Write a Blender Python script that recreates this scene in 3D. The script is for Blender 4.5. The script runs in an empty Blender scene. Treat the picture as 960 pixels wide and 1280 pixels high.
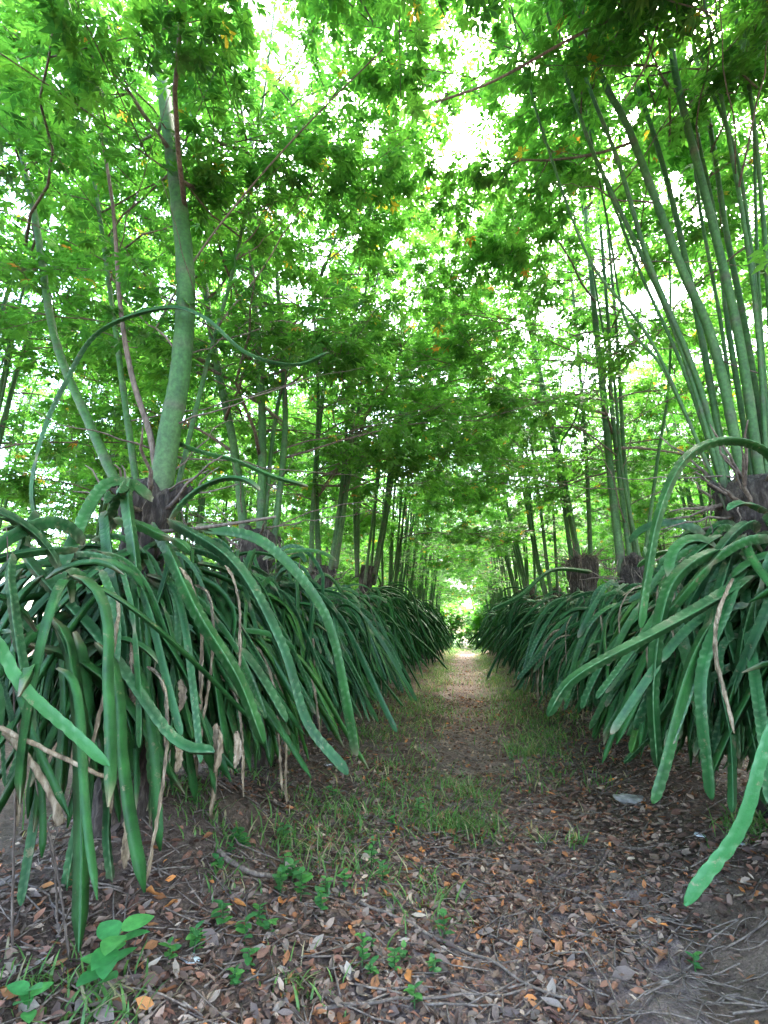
import bpy, math, random
import numpy as np

# ------------------------------------------------------------------ camera, sky, sun, exposure
sc = bpy.context.scene
W, H, F, CAM_Z = 960, 1280, 620.0, 1.15
PITCH = math.atan(150 / F)
YAW = math.atan(0.1568)
cam_data = bpy.data.cameras.new('camera')
cam_data.sensor_fit = 'VERTICAL'
cam_data.sensor_height = 36.0
cam_data.sensor_width = 27.0
cam_data.lens = F / H * 36.0
cam_data.clip_start = 0.05
cam_data.clip_end = 2000
cam = bpy.data.objects.new('camera', cam_data)
sc.collection.objects.link(cam)
cam.location = (0, 0, CAM_Z)
cam.rotation_euler = (math.pi / 2 + PITCH, 0, YAW)
sc.camera = cam

SUN_EL, SUN_AZ = math.radians(62), math.radians(25)      # azimuth from +Y towards +X
world = bpy.data.worlds.new('World')
sc.world = world
world.use_nodes = True
wn = world.node_tree.nodes
wl = world.node_tree.links
wn.clear()
w_out = wn.new('ShaderNodeOutputWorld')
w_bg = wn.new('ShaderNodeBackground')
w_sky = wn.new('ShaderNodeTexSky')
w_sky.sky_type = 'NISHITA'
w_sky.sun_disc = False
w_sky.sun_elevation = SUN_EL
w_sky.sun_rotation = SUN_AZ
w_sky.dust_density = 4.0
w_sky.air_density = 1.0
w_bg.inputs['Strength'].default_value = 0.15
wl.new(w_sky.outputs[0], w_bg.inputs[0])
wl.new(w_bg.outputs[0], w_out.inputs[0])

sun_data = bpy.data.lights.new('sun', 'SUN')
sun_data.energy = 1.5
sun_data.angle = math.radians(35)
sun_data.color = (1.0, 0.95, 0.86)
sun = bpy.data.objects.new('sun', sun_data)
sc.collection.objects.link(sun)
sun.rotation_euler = (math.pi / 2 - SUN_EL, 0, math.pi - SUN_AZ)
sun.location = (0, 0, 20)

sc.view_settings.view_transform = 'Standard'
sc.view_settings.look = 'None'
sc.view_settings.exposure = 4.55
sc.view_settings.gamma = 1.0
sc.view_settings.use_curve_mapping = False
sc.cycles.use_denoising = True
sc.cycles.max_bounces = 8
sc.cycles.diffuse_bounces = 5
sc.cycles.transmission_bounces = 6
sc.cycles.sample_clamp_indirect = 6.0

COL = sc.collection
rng = np.random.default_rng(11)
random.seed(11)

# ------------------------------------------------------------------ view maths, used to measure the place from the photograph
FW = np.array((-math.sin(YAW) * math.cos(PITCH), math.cos(YAW) * math.cos(PITCH), math.sin(PITCH)))
RT = np.array((math.cos(YAW), math.sin(YAW), 0))
UP = np.array((math.sin(YAW) * math.sin(PITCH), -math.cos(YAW) * math.sin(PITCH), math.cos(PITCH)))
EYE = np.array((0, 0, CAM_Z))


def ray(px, py):
    return FW + RT * (px - 480) / F + UP * (640 - py) / F


def at_y(px, py, Y):
    d = ray(px, py)
    return EYE + d * (Y / d[1])


def at_z(px, py, Z=0.0):
    d = ray(px, py)
    return EYE + d * ((Z - CAM_Z) / d[2])


def project(P):
    q = np.asarray(P) - EYE
    z = q @ FW
    zz = np.where(np.abs(z) < 1e-6, 1e-6, z)
    return 480 + F * (q @ RT) / zz, 640 - F * (q @ UP) / zz, z


# ------------------------------------------------------------------ noise and terrain
_tab = np.random.default_rng(5).random((256, 256))


def vnoise(x, y):
    x = np.asarray(x, float); y = np.asarray(y, float)
    xi = np.floor(x).astype(int); yi = np.floor(y).astype(int)
    fx = x - xi; fy = y - yi
    fx = fx * fx * (3 - 2 * fx); fy = fy * fy * (3 - 2 * fy)
    g = lambda a, b: _tab[a % 256, b % 256]
    return (g(xi, yi) * (1 - fx) + g(xi + 1, yi) * fx) * (1 - fy) + (g(xi, yi + 1) * (1 - fx) + g(xi + 1, yi + 1) * fx) * fy


def height(x, y):
    x = np.asarray(x, float); y = np.asarray(y, float)
    xx = np.abs(x)
    rows = sum(np.exp(-((xx - c) / 0.6) ** 2) for c in (1.65, 4.7, 7.8))
    z = 0.22 * rows * (0.75 + 0.5 * vnoise(x * 0.7 + 3, y * 0.9)) * np.clip((34 - y) / 5, 0, 1)
    z = z - 0.05 * np.exp(-((x - 0.05) / 0.5) ** 2) * np.clip((40 - y) / 5, 0, 1)
    z = z + 0.2 * np.exp(-((x - 1.4) / 0.42) ** 2 - ((y - 2.1) / 0.75) ** 2)       # earth bank beside the path
    z = z + 0.2 * np.exp(-((x + 1.42) / 0.36) ** 2 - ((y - 2.6) / 0.5) ** 2)       # mound round the first stump
    near = np.clip((14 - y) / 6, 0, 1)
    z = z + near * (0.06 * (vnoise(x * 2.3, y * 2.3) - 0.5) + 0.028 * (vnoise(x * 7, y * 7) - 0.5) + 0.014 * (vnoise(x * 19, y * 19) - 0.5))
    z = z + 0.25 * (vnoise(x * 0.08 + 9, y * 0.08) - 0.5) * np.clip((y - 30) / 20, 0, 1)
    return z


# ------------------------------------------------------------------ mesh helpers
def make_mesh(name, V, Fc, mat, col=None, smooth=True):
    """V (n,3); Fc one array (m,k) or a list of such; col (n,3) colours per vertex."""
    V = np.asarray(V, np.float32)
    groups = Fc if isinstance(Fc, list) else [Fc]
    groups = [np.asarray(g, np.int32) for g in groups if len(g)]
    me = bpy.data.meshes.new(name)
    me.vertices.add(len(V))
    me.vertices.foreach_set('co', V.ravel())
    loops = np.concatenate([g.ravel() for g in groups])
    tot = np.concatenate([np.full(len(g), g.shape[1], np.int32) for g in groups])
    start = np.concatenate([[0], np.cumsum(tot)[:-1]]).astype(np.int32)
    me.loops.add(len(loops))
    me.loops.foreach_set('vertex_index', loops)
    me.polygons.add(len(tot))
    me.polygons.foreach_set('loop_start', start)
    me.polygons.foreach_set('loop_total', tot)
    if smooth:
        me.polygons.foreach_set('use_smooth', np.ones(len(tot), bool))
    if col is not None:
        a = me.color_attributes.new('Col', 'FLOAT_COLOR', 'POINT')
        c = np.ones((len(V), 4), np.float32)
        c[:, :3] = col
        a.data.foreach_set('color', c.ravel())
    me.update(calc_edges=True)
    me.materials.append(mat)
    return me


def obj(name, me, parent=None, loc=None):
    o = bpy.data.objects.new(name, me)
    COL.objects.link(o)
    if parent is not None:
        o.parent = parent
    if loc is not None:
        o.location = loc
    return o


def tag(o, label=None, category=None, group=None, kind=None):
    if label: o['label'] = label
    if category: o['category'] = category
    if group: o['group'] = group
    if kind: o['kind'] = kind
    return o


def thing(name, loc, label, category, group=None):
    o = bpy.data.objects.new(name, None)
    o.empty_display_size = 0.1
    COL.objects.link(o)
    o.location = [float(v) for v in loc]
    return tag(o, label, category, group)


def frames(P):
    P = np.asarray(P, float)
    T = np.gradient(P, axis=0)
    T /= np.linalg.norm(T, axis=1)[:, None] + 1e-9
    a = np.array((0, 0, 1.0)) if abs(T[0, 2]) < 0.9 else np.array((1.0, 0, 0))
    n = np.cross(T[0], a); n /= np.linalg.norm(n)
    N = np.zeros_like(P)
    for i in range(len(P)):
        n = n - T[i] * (n @ T[i])
        n /= np.linalg.norm(n) + 1e-9
        N[i] = n
    return T, N, np.cross(T, N)


def grid_faces(n, k, off=0):
    i = np.arange(n - 1)[:, None] * k
    j = np.arange(k)[None, :]
    jn = (j + 1) % k
    return (np.stack([i + j, i + jn, i + k + jn, i + k + j], -1).reshape(-1, 4) + off)


def tube(P, R, k=8, rough=0.0, rg=rng):
    P = np.asarray(P, float); R = np.asarray(R, float)
    T, N, B = frames(P)
    a = np.arange(k) / k * 2 * math.pi
    rr = R[:, None] * (1 + rough * (rg.random((len(P), k)) - 0.5) * 2)
    V = P[:, None, :] + rr[..., None] * (np.cos(a)[None, :, None] * N[:, None, :] + np.sin(a)[None, :, None] * B[:, None, :])
    V = V.reshape(-1, 3)
    V = np.vstack([V, P[0], P[-1]])
    n = len(P)
    c0, c1 = n * k, n * k + 1
    j = np.arange(k); jn = (j + 1) % k
    caps = np.concatenate([np.stack([np.full(k, c0), jn, j], -1), np.stack([np.full(k, c1), (n - 1) * k + j, (n - 1) * k + jn], -1)])
    return V, grid_faces(n, k), caps


def tube_mesh(name, P, R, mat, k=8, rough=0.0, col=None):
    V, q, t = tube(P, R, k, rough)
    return make_mesh(name, V, [q, t], mat, None if col is None else np.tile(col, (len(V), 1)))


def join(parts):
    Vs, Qs, Ts, off = [], [], [], 0
    for V, q, t in parts:
        Vs.append(V); Qs.append(q + off); Ts.append(t + off); off += len(V)
    return np.vstack(Vs), [np.vstack(Qs), np.vstack(Ts)]


def smooth_path(pts, n):
    """Catmull-Rom through the points, n samples."""
    p = np.asarray(pts, float)
    if len(p) == 2:
        t = np.linspace(0, 1, n)[:, None]
        return p[0] * (1 - t) + p[1] * t
    p = np.vstack([2 * p[0] - p[1], p, 2 * p[-1] - p[-2]])
    m = len(p) - 3
    out = []
    for u in np.linspace(0, m - 1e-6, n):
        i = int(u); t = u - i
        a, b, c, d = p[i:i + 4]
        out.append(0.5 * (2 * b + (c - a) * t + (2 * a - 5 * b + 4 * c - d) * t * t + (3 * b - a - 3 * c + d) * t ** 3))
    return np.array(out)


# ------------------------------------------------------------------ materials
def new_mat(name):
    m = bpy.data.materials.new(name)
    m.use_nodes = True
    nt = m.node_tree
    b = nt.nodes['Principled BSDF']
    return m, nt, b, nt.nodes['Material Output']


def ramp(nt, fac, stops):
    r = nt.nodes.new('ShaderNodeValToRGB')
    while len(r.color_ramp.elements) < len(stops):
        r.color_ramp.elements.new(0.5)
    for e, (p, c) in zip(r.color_ramp.elements, stops):
        e.position = p
        e.color = (*c, 1) if len(c) == 3 else c
    nt.links.new(fac, r.inputs[0])
    return r.outputs[0]


def noise(nt, scale, detail=4, rough=0.55, vec=None, kind='Object'):
    t = nt.nodes.new('ShaderNodeTexNoise')
    t.inputs['Scale'].default_value = scale
    t.inputs['Detail'].default_value = detail
    t.inputs['Roughness'].default_value = rough
    if vec is None:
        c = nt.nodes.new('ShaderNodeTexCoord')
        vec = c.outputs[kind]
    nt.links.new(vec, t.inputs['Vector'])
    return t.outputs[0]


def mix(nt, fac, a, b, mode='MIX'):
    m = nt.nodes.new('ShaderNodeMix')
    m.data_type = 'RGBA'
    m.blend_type = mode
    for v, s in ((fac, 0), (a, 6), (b, 7)):
        if isinstance(v, (int, float)):
            m.inputs[s].default_value = v
        elif isinstance(v, tuple):
            m.inputs[s].default_value = (*v, 1)
        else:
            nt.links.new(v, m.inputs[s])
    return m.outputs[2]


def bump(nt, b, h, strength, dist=0.01):
    n = nt.nodes.new('ShaderNodeBump')
    n.inputs['Strength'].default_value = strength
    n.inputs['Distance'].default_value = dist
    nt.links.new(h, n.inputs['Height'])
    nt.links.new(n.outputs[0], b.inputs['Normal'])


def scaled(nt, sx, sy, sz):
    c = nt.nodes.new('ShaderNodeTexCoord')
    m = nt.nodes.new('ShaderNodeMapping')
    m.inputs['Scale'].default_value = (sx, sy, sz)
    nt.links.new(c.outputs['Object'], m.inputs[0])
    return m.outputs[0]


def mat_ground(name, c0, c1, c2):
    m, nt, b, o = new_mat(name)
    n1 = noise(nt, 1.6, 5, 0.6)
    n2 = noise(nt, 28, 6, 0.7)
    n3 = noise(nt, 130, 3, 0.7)
    base = ramp(nt, n1, [(0.3, c0), (0.55, c1), (0.75, c2)])
    fine = ramp(nt, n2, [(0.3, (0.45, 0.45, 0.45)), (0.7, (1.25, 1.22, 1.2))])
    grain = ramp(nt, n3, [(0.3, (0.6, 0.6, 0.6)), (0.7, (1.3, 1.3, 1.3))])
    c = mix(nt, 1.0, mix(nt, 1.0, base, fine, 'MULTIPLY'), grain, 'MULTIPLY')
    nt.links.new(c, b.inputs['Base Color'])
    b.inputs['Roughness'].default_value = 0.95
    b.inputs['Specular IOR Level'].default_value = 0.2
    bump(nt, b, n2, 0.9, 0.03)
    return m


def mat_cactus(name, dark, light, edge):
    m, nt, b, o = new_mat(name)
    info = nt.nodes.new('ShaderNodeObjectInfo')
    rnd = info.outputs['Random']
    n1 = noise(nt, 9, 4, 0.6)
    n2 = noise(nt, 60, 4, 0.65)
    body = ramp(nt, n1, [(0.3, dark), (0.7, light)])
    tint = ramp(nt, rnd, [(0.0, (0.6, 0.72, 0.8)), (0.45, (1, 1, 1)), (0.75, (1.15, 1.06, 0.8)), (0.94, (1.3, 1.2, 0.8)), (1.0, (2.6, 1.7, 0.9))])
    body = mix(nt, 1.0, body, tint, 'MULTIPLY')
    spots = ramp(nt, n2, [(0.62, (0, 0, 0)), (0.75, (1, 1, 1))])
    body = mix(nt, mix(nt, 1.0, spots, (0.14, 0.14, 0.14), 'MULTIPLY'), body, (0.16, 0.2, 0.13))
    n4 = noise(nt, 22, 5, 0.75)
    scar = ramp(nt, n4, [(0.6, (0, 0, 0)), (0.68, (0.75, 0.75, 0.75))])
    body = mix(nt, scar, body, (0.17, 0.13, 0.07))
    at = nt.nodes.new('ShaderNodeAttribute'); at.attribute_name = 'Col'
    sep = nt.nodes.new('ShaderNodeSeparateColor')
    nt.links.new(at.outputs['Color'], sep.inputs[0])
    body = mix(nt, sep.outputs[0], body, edge)                    # corky wing margin
    body = mix(nt, sep.outputs[1], body, (0.24, 0.19, 0.12))      # woody joints and tips
    nt.links.new(body, b.inputs['Base Color'])
    nt.links.new(ramp(nt, n1, [(0.3, (0.38,) * 3), (0.7, (0.55,) * 3)]), b.inputs['Roughness'])
    b.inputs['Specular IOR Level'].default_value = 0.22
    bump(nt, b, n2, 0.4, 0.005)
    return m


def mat_bark(name, c0, c1, c2, sc_xy=30, sc_z=6, rough=0.85, strength=0.8):
    m, nt, b, o = new_mat(name)
    v = scaled(nt, sc_xy, sc_xy, sc_z)
    n1 = noise(nt, 1.0, 6, 0.65, v)
    n2 = noise(nt, 5.0, 4, 0.6)
    c = ramp(nt, n1, [(0.3, c0), (0.5, c1), (0.72, c2)])
    t = ramp(nt, n2, [(0.3, (0.7, 0.7, 0.72)), (0.7, (1.25, 1.2, 1.15))])
    c = mix(nt, 1.0, c, t, 'MULTIPLY')
    nt.links.new(c, b.inputs['Base Color'])
    b.inputs['Roughness'].default_value = rough
    b.inputs['Specular IOR Level'].default_value = 0.3
    bump(nt, b, n1, strength, 0.02)
    return m


def mat_green_stem():
    m, nt, b, o = new_mat('green_bark')
    v = scaled(nt, 14, 14, 3.5)
    n1 = noise(nt, 1.0, 5, 0.6, v)
    n2 = noise(nt, 2.2, 4, 0.6)
    n3 = noise(nt, 45, 3, 0.6)
    c = ramp(nt, n1, [(0.28, (0.016, 0.056, 0.012)), (0.5, (0.034, 0.1, 0.021)), (0.75, (0.068, 0.14, 0.04))])
    grey = ramp(nt, n2, [(0.6, (0, 0, 0)), (0.8, (0.45, 0.45, 0.45))])
    c = mix(nt, grey, c, (0.1, 0.12, 0.085))
    at = nt.nodes.new('ShaderNodeAttribute'); at.attribute_name = 'Col'
    sep = nt.nodes.new('ShaderNodeSeparateColor')
    nt.links.new(at.outputs['Color'], sep.inputs[0])
    c = mix(nt, sep.outputs[0], c, (0.075, 0.065, 0.045))            # node rings and corky feet
    t = ramp(nt, n3, [(0.3, (0.6,) * 3), (0.7, (1.25,) * 3)])
    c = mix(nt, 1.0, c, t, 'MULTIPLY')
    nt.links.new(c, b.inputs['Base Color'])
    b.inputs['Roughness'].default_value = 0.6
    b.inputs['Specular IOR Level'].default_value = 0.3
    bump(nt, b, n1, 0.25, 0.01)
    return m


def mat_leaf(name, trans=0.45, rough=0.45, boost=(1.5, 1.45, 0.8)):
    m, nt, b, o = new_mat(name)
    at = nt.nodes.new('ShaderNodeAttribute'); at.attribute_name = 'Col'
    n1 = noise(nt, 30, 3, 0.6)
    t = ramp(nt, n1, [(0.3, (0.75,) * 3), (0.7, (1.25,) * 3)])
    c = mix(nt, 1.0, at.outputs['Color'], t, 'MULTIPLY')
    nt.links.new(c, b.inputs['Base Color'])
    b.inputs['Roughness'].default_value = rough
    b.inputs['Specular IOR Level'].default_value = 0.35
    if trans > 0:
        tr = nt.nodes.new('ShaderNodeBsdfTranslucent')
        c2 = mix(nt, 1.0, c, boost, 'MULTIPLY')
        nt.links.new(c2, tr.inputs['Color'])
        ms = nt.nodes.new('ShaderNodeMixShader')
        ms.inputs[0].default_value = trans
        nt.links.new(b.outputs[0], ms.inputs[1])
        nt.links.new(tr.outputs[0], ms.inputs[2])
        nt.links.new(ms.outputs[0], o.inputs['Surface'])
    return m


M_SOIL = mat_ground('soil', (0.07, 0.047, 0.033), (0.13, 0.09, 0.066), (0.2, 0.15, 0.112))
M_PATH = mat_ground('packed_soil', (0.13, 0.093, 0.078), (0.22, 0.165, 0.14), (0.3, 0.235, 0.205))
M_FIELD = mat_ground('field_grass', (0.05, 0.11, 0.025), (0.09, 0.17, 0.045), (0.15, 0.22, 0.07))
M_CACTUS = mat_cactus('cactus_skin', (0.004, 0.034, 0.008), (0.02, 0.1, 0.024), (0.2, 0.3, 0.15))
M_YOUNG = mat_cactus('young_cactus_skin', (0.01, 0.08, 0.022), (0.022, 0.12, 0.034), (0.15, 0.26, 0.13))
M_DRY = mat_bark('dry_stem', (0.08, 0.058, 0.034), (0.22, 0.165, 0.1), (0.44, 0.36, 0.25), 60, 12, 0.9, 0.6)
M_TRUNK = mat_bark('stump_bark', (0.012, 0.009, 0.007), (0.038, 0.029, 0.023), (0.12, 0.1, 0.08), 44, 11, 0.95, 1.0)
M_TWIG = mat_bark('twig_bark', (0.06, 0.045, 0.035), (0.13, 0.1, 0.078), (0.24, 0.2, 0.16), 60, 18, 0.85, 0.5)
M_STEM = mat_green_stem()
M_LEAF = mat_leaf('tree_leaf', 0.6, 0.45, (1.35, 1.58, 1.0))
M_WEED = mat_leaf('weed_leaf', 0.4)
M_LITTER = mat_leaf('dead_leaf', 0.12, 0.7, (1.2, 1.0, 0.8))
M_STONE = mat_bark('stone', (0.12, 0.115, 0.1), (0.22, 0.21, 0.19), (0.36, 0.35, 0.32), 22, 22, 0.85, 0.7)
M_SCRAP, _nt, _b, _o = new_mat('white_scrap')
_n = noise(_nt, 25, 4)
_nt.links.new(ramp(_nt, _n, [(0.35, (0.42, 0.43, 0.42)), (0.65, (0.75, 0.76, 0.76))]), _b.inputs['Base Color'])
_b.inputs['Roughness'].default_value = 0.6

# ------------------------------------------------------------------ ground, path, field beyond
xs = np.concatenate([-np.geomspace(200, 3.2, 40), np.arange(-3.1, 3.1, 0.035), np.geomspace(3.15, 200, 40)])
ys = np.concatenate([[-30, -12, -6, -3, -1.5, -0.5], np.arange(0.2, 7, 0.035), 7 * np.geomspace(1.006, 40, 190)])
GX, GY = np.meshgrid(xs, ys, indexing='ij')
GZ = height(GX, GY)
nx, ny = GX.shape
GV = np.stack([GX, GY, GZ], -1).reshape(-1, 3)
ii, jj = np.meshgrid(np.arange(nx - 1), np.arange(ny - 1), indexing='ij')
quads = np.stack([ii * ny + jj, (ii + 1) * ny + jj, (ii + 1) * ny + jj + 1, ii * ny + jj + 1], -1).reshape(-1, 4)
cx = GV[quads].mean(1)
half = 0.52 + 0.35 * (vnoise(cx[:, 1] * 1.1, cx[:, 0] * 0 + 2) - 0.5) + 0.25 * (vnoise(cx[:, 0] * 5, cx[:, 1] * 5) - 0.5)
is_path = np.abs(cx[:, 0] - 0.08) < half
is_field = (cx[:, 1] + 1.5 * vnoise(cx[:, 0] * 0.6, cx[:, 1] * 0.6) > 32) & ~is_path


def sub_mesh(name, mask, mat):
    q = quads[mask]
    used, inv = np.unique(q, return_inverse=True)
    return make_mesh(name, GV[used], inv.reshape(-1, 4), mat)


tag(obj('ground', sub_mesh('ground', ~is_path & ~is_field, M_SOIL)), 'brown soil banks raised under the two planted rows', 'ground', kind='structure')
tag(obj('path', sub_mesh('path', is_path, M_PATH)), 'trodden earth path running between the two rows', 'path', kind='structure')
tag(obj('field', sub_mesh('field', is_field, M_FIELD)), 'bright grassy clearing beyond the end of the rows', 'field', kind='structure')


# ------------------------------------------------------------------ cactus stems
def cactus_geometry(P, R, ds=0.0125, wings=3, twist=1.0, joints=(), period=0.04, fine=True, rg=rng, dryness=0.0):
    P = np.asarray(P, float)
    seg = np.linalg.norm(np.diff(P, axis=0), axis=1)
    s = np.concatenate([[0], np.cumsum(seg)])
    L = s[-1]
    n = max(4, int(L / ds) + 1)
    t = np.linspace(0, L, n)
    Q = np.stack([np.interp(t, s, P[:, i]) for i in range(3)], -1)
    T, N, B = frames(Q)
    prof = np.minimum(1, 0.45 + t / 0.07) * np.minimum(1, 0.2 + np.clip((L - t) / 0.07, 0, 1) ** 0.5)
    prof = prof * (1 - 0.12 * (t / L)) * (1 + 0.08 * np.sin(t * 4.3 + rg.random() * 6))
    wood = np.zeros(n)
    for j in joints:
        d = np.abs(t - j)
        prof = prof * (1 - 0.5 * np.exp(-(d / 0.03) ** 2))
        wood = np.maximum(wood, 0.6 * np.exp(-(d / 0.025) ** 2))
    wood = np.maximum(wood, 0.7 * np.exp(-t / 0.03))
    wood = np.maximum(wood, rg.choice([0, 0.8], p=[0.7, 0.3]) * np.exp(-(L - t) / 0.03))
    tw = twist * t + rg.random() * 6.28
    V, E = [], []
    for w in range(wings):
        ph = (t / period + w / wings) % 1.0
        scal = (0.76 + 0.24 * np.abs(np.sin(math.pi * ph)) ** 0.45) if fine else np.ones(n)
        mark = np.clip(1 - np.abs(np.sin(math.pi * ph)) * 2.2, 0, 1) if fine else np.zeros(n)
        a0 = 2 * math.pi * w / wings
        items = [(-0.07, 1.0, 1), (0.07, 1.0, 1), (math.pi / wings, 0.2, 0)] if fine else [(0, 1.0, 1), (math.pi / wings, 0.2, 0)]
        for da, rad, e in items:
            ang = a0 + da + tw
            r = R * prof * (scal if e else 1) * rad
            V.append(Q + (np.cos(ang) * r)[:, None] * N + (np.sin(ang) * r)[:, None] * B)
            E.append((0.22 + 0.78 * mark if e else np.zeros(n)))
    k = len(V)
    V = np.stack(V, 1).reshape(-1, 3)
    E = np.stack(E, 1).reshape(-1)
    col = np.stack([E * (0.5 if fine else 0.3), np.repeat(wood, k), np.zeros(n * k)], -1)
    caps = []
    for base in (0, (n - 1) * k):
        for j in range(1, k - 1):
            caps.append((base, base + j, base + j + 1))
    return V, grid_faces(n, k), np.array(caps), col


def arc(L, e0, e1, lam, wob, rg, n=40):
    """Path in the XZ plane starting at the origin: rises at e0 and settles to e1 (radians)."""
    s = np.linspace(0, L, n)
    e = e1 + (e0 - e1) * np.exp(-(s / lam) ** 1.3)
    if rg.random() < 0.5:
        e = e + np.where(s > L * rg.uniform(0.3, 0.7), rg.normal(-0.08, 0.2), 0)
    e = e + 0.05 * np.sin(s * rg.uniform(3, 7) + rg.random() * 6)
    e = np.minimum(e, math.radians(60) - s / L * math.radians(105))
    e = np.maximum(e, math.radians(-97))
    ds = L / (n - 1)
    x = np.concatenate([[0], np.cumsum(np.cos(e[:-1]) * ds)])
    z = np.concatenate([[0], np.cumsum(np.sin(e[:-1]) * ds)])
    ph = rg.random() * 6.28
    y = wob * (np.sin(s * 2.6 + ph) - math.sin(ph)) * np.minimum(1, s / 0.3)
    return np.stack([x, y, z], -1)


def stem_specs(n, rg, rmin, rmax):
    """Random shapes of hanging stems: class 0 over the top, 1 splayed, 2 hanging inside."""
    out = []
    R_ = math.radians
    for i in range(n):
        c = (0, 1, 1, 2, 2, 1, 3, 1, 1)[i % 9]
        if c == 0:
            a = arc(rg.uniform(1.0, 1.7), R_(rg.uniform(-10, 60)), R_(rg.uniform(-94, -70)), rg.uniform(0.14, 0.34), rg.uniform(0.03, 0.1), rg)
        elif c == 1:
            a = arc(rg.uniform(0.75, 1.45), R_(rg.uniform(-58, 10)), R_(rg.uniform(-92, -56)), rg.uniform(0.14, 0.42), rg.uniform(0.02, 0.08), rg)
        elif c == 3:
            a = arc(rg.uniform(0.3, 0.75), R_(rg.uniform(-40, 60)), R_(rg.uniform(-80, -20)), rg.uniform(0.2, 0.6), rg.uniform(0.02, 0.08), rg)
        else:
            a = arc(rg.uniform(0.6, 1.2), R_(rg.uniform(-70, -30)), R_(rg.uniform(-92, -80)), rg.uniform(0.2, 0.4), rg.uniform(0.02, 0.06), rg)
        L = np.linalg.norm(np.diff(a, axis=0), axis=1).sum()
        joints = [L * rg.uniform(0.25, 0.75)] if rg.random() < 0.5 else []
        out.append((c, a, rg.uniform(rmin, rmax), joints, rg.uniform(-1.2, 1.2)))
    return out


rs = np.random.default_rng(23)
SPECS = stem_specs(62, rs, 0.016, 0.028)
WIDE = stem_specs(54, rs, 0.021, 0.034)


def stem_meshes(specs):
    out = []
    for c, a, R, joints, tw in specs:
        V, q, cp, col = cactus_geometry(a, R, 0.0134, 3, tw, joints, rg=rs)
        out.append(make_mesh('cactus_stem', V, [q, cp], M_CACTUS, col, smooth=False))
    return out


STEM_MESH, WIDE_MESH = stem_meshes(SPECS), stem_meshes(WIDE)
DRY_MESH = []
for i in range(8):
    a = arc(rs.uniform(0.5, 1.2), math.radians(rs.uniform(-70, 0)), math.radians(rs.uniform(-95, -80)), rs.uniform(0.2, 0.4), 0.06, rs)
    V, q, cp, col = cactus_geometry(a, rs.uniform(0.007, 0.015), 0.03, 3, rs.uniform(-6, 6), (), rg=rs)
    V = V + (rs.random(V.shape) - 0.5) * 0.008
    DRY_MESH.append(make_mesh('dry_stem', V, [q, cp], M_DRY))
ROOT_MESH = []
for i in range(5):
    n = 14
    z = -np.linspace(0, rs.uniform(0.5, 1.1), n)
    P = np.stack([np.cumsum(rs.normal(0, 0.012, n)) + np.linspace(0, 0.15, n), np.cumsum(rs.normal(0, 0.012, n)), z], -1)
    ROOT_MESH.append(tube_mesh('aerial_root', P, np.linspace(0.005, 0.002, n), M_TWIG, 5))


def lean_trunk(name, parent, h, r, k=22):
    n = 40
    t = np.linspace(0, 1, n)
    P = np.stack([0.03 * np.sin(t * 5 + h), 0.03 * np.cos(t * 4 + h * 3), -0.15 + t * (h + 0.15)], -1)
    R = r * (1.1 - 0.4 * t + 0.2 * np.exp(-((t - 0.93) / 0.07) ** 2) + 0.3 * np.exp(-t * 12))
    R[-1] *= 0.7
    V, q, cp = tube(P, R, k, 0.1)
    a = np.tile(np.arange(k) / k * 6.283, n)
    tt = np.repeat(t, k)
    rid = 1 + 0.14 * np.sin(a * 5 + 3 * np.sin(tt * 6 + h * 7)) + 0.18 * (vnoise(a * 2.2 + h * 9, tt * 14) - 0.5) * 2
    C = np.repeat(P, k, 0)
    V[:n * k, :2] = C[:, :2] + (V[:n * k, :2] - C[:, :2]) * rid[:, None]
    return obj(name, make_mesh(name, V, [q, cp], M_TRUNK), parent)


def place(o, x, y, z, az, scale=1.0, roll=0.0):
    o.location = (x, y, z)
    o.rotation_euler = (roll, 0, az)
    o.scale = (scale,) * 3


def cactus_layout(n, ztop, rg, face=0.0, specs=None, along=0.34, floor=0.22):
    """Places for n stems; face is the direction (radians) most of them hang towards, away from the crowded row."""
    specs = specs or SPECS
    out = []
    for i in range(n):
        k = int(rg.integers(len(specs)))
        c, a, R, joints, tw = specs[k]
        az = rg.uniform(0, 2 * math.pi) if rg.random() < 0.35 else face + rg.normal(0, 0.85)
        sc_ = rg.uniform(0.75, 1.08)
        z = ztop + {0: rg.uniform(-0.32, 0.0), 1: rg.uniform(-0.62, -0.08), 2: rg.uniform(-0.75, -0.2), 3: rg.uniform(-0.7, 0.03)}[c]
        low = z + a[:, 2].min() * sc_
        if low < floor + rg.uniform(0, 0.3):
            sc_ *= (z - floor - rg.uniform(0, 0.25)) / (z - low)
        r0 = 0.02 + 0.42 * rg.random() ** 0.8
        x = r0 * math.cos(az) * 0.8
        y = r0 * math.sin(az) * 0.8 + rg.normal(0, along)
        out.append((k, x, y, z - 0.12 * abs(y), az + rg.normal(0, 0.65), sc_, rg.normal(0, 0.26)))
    return out


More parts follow.
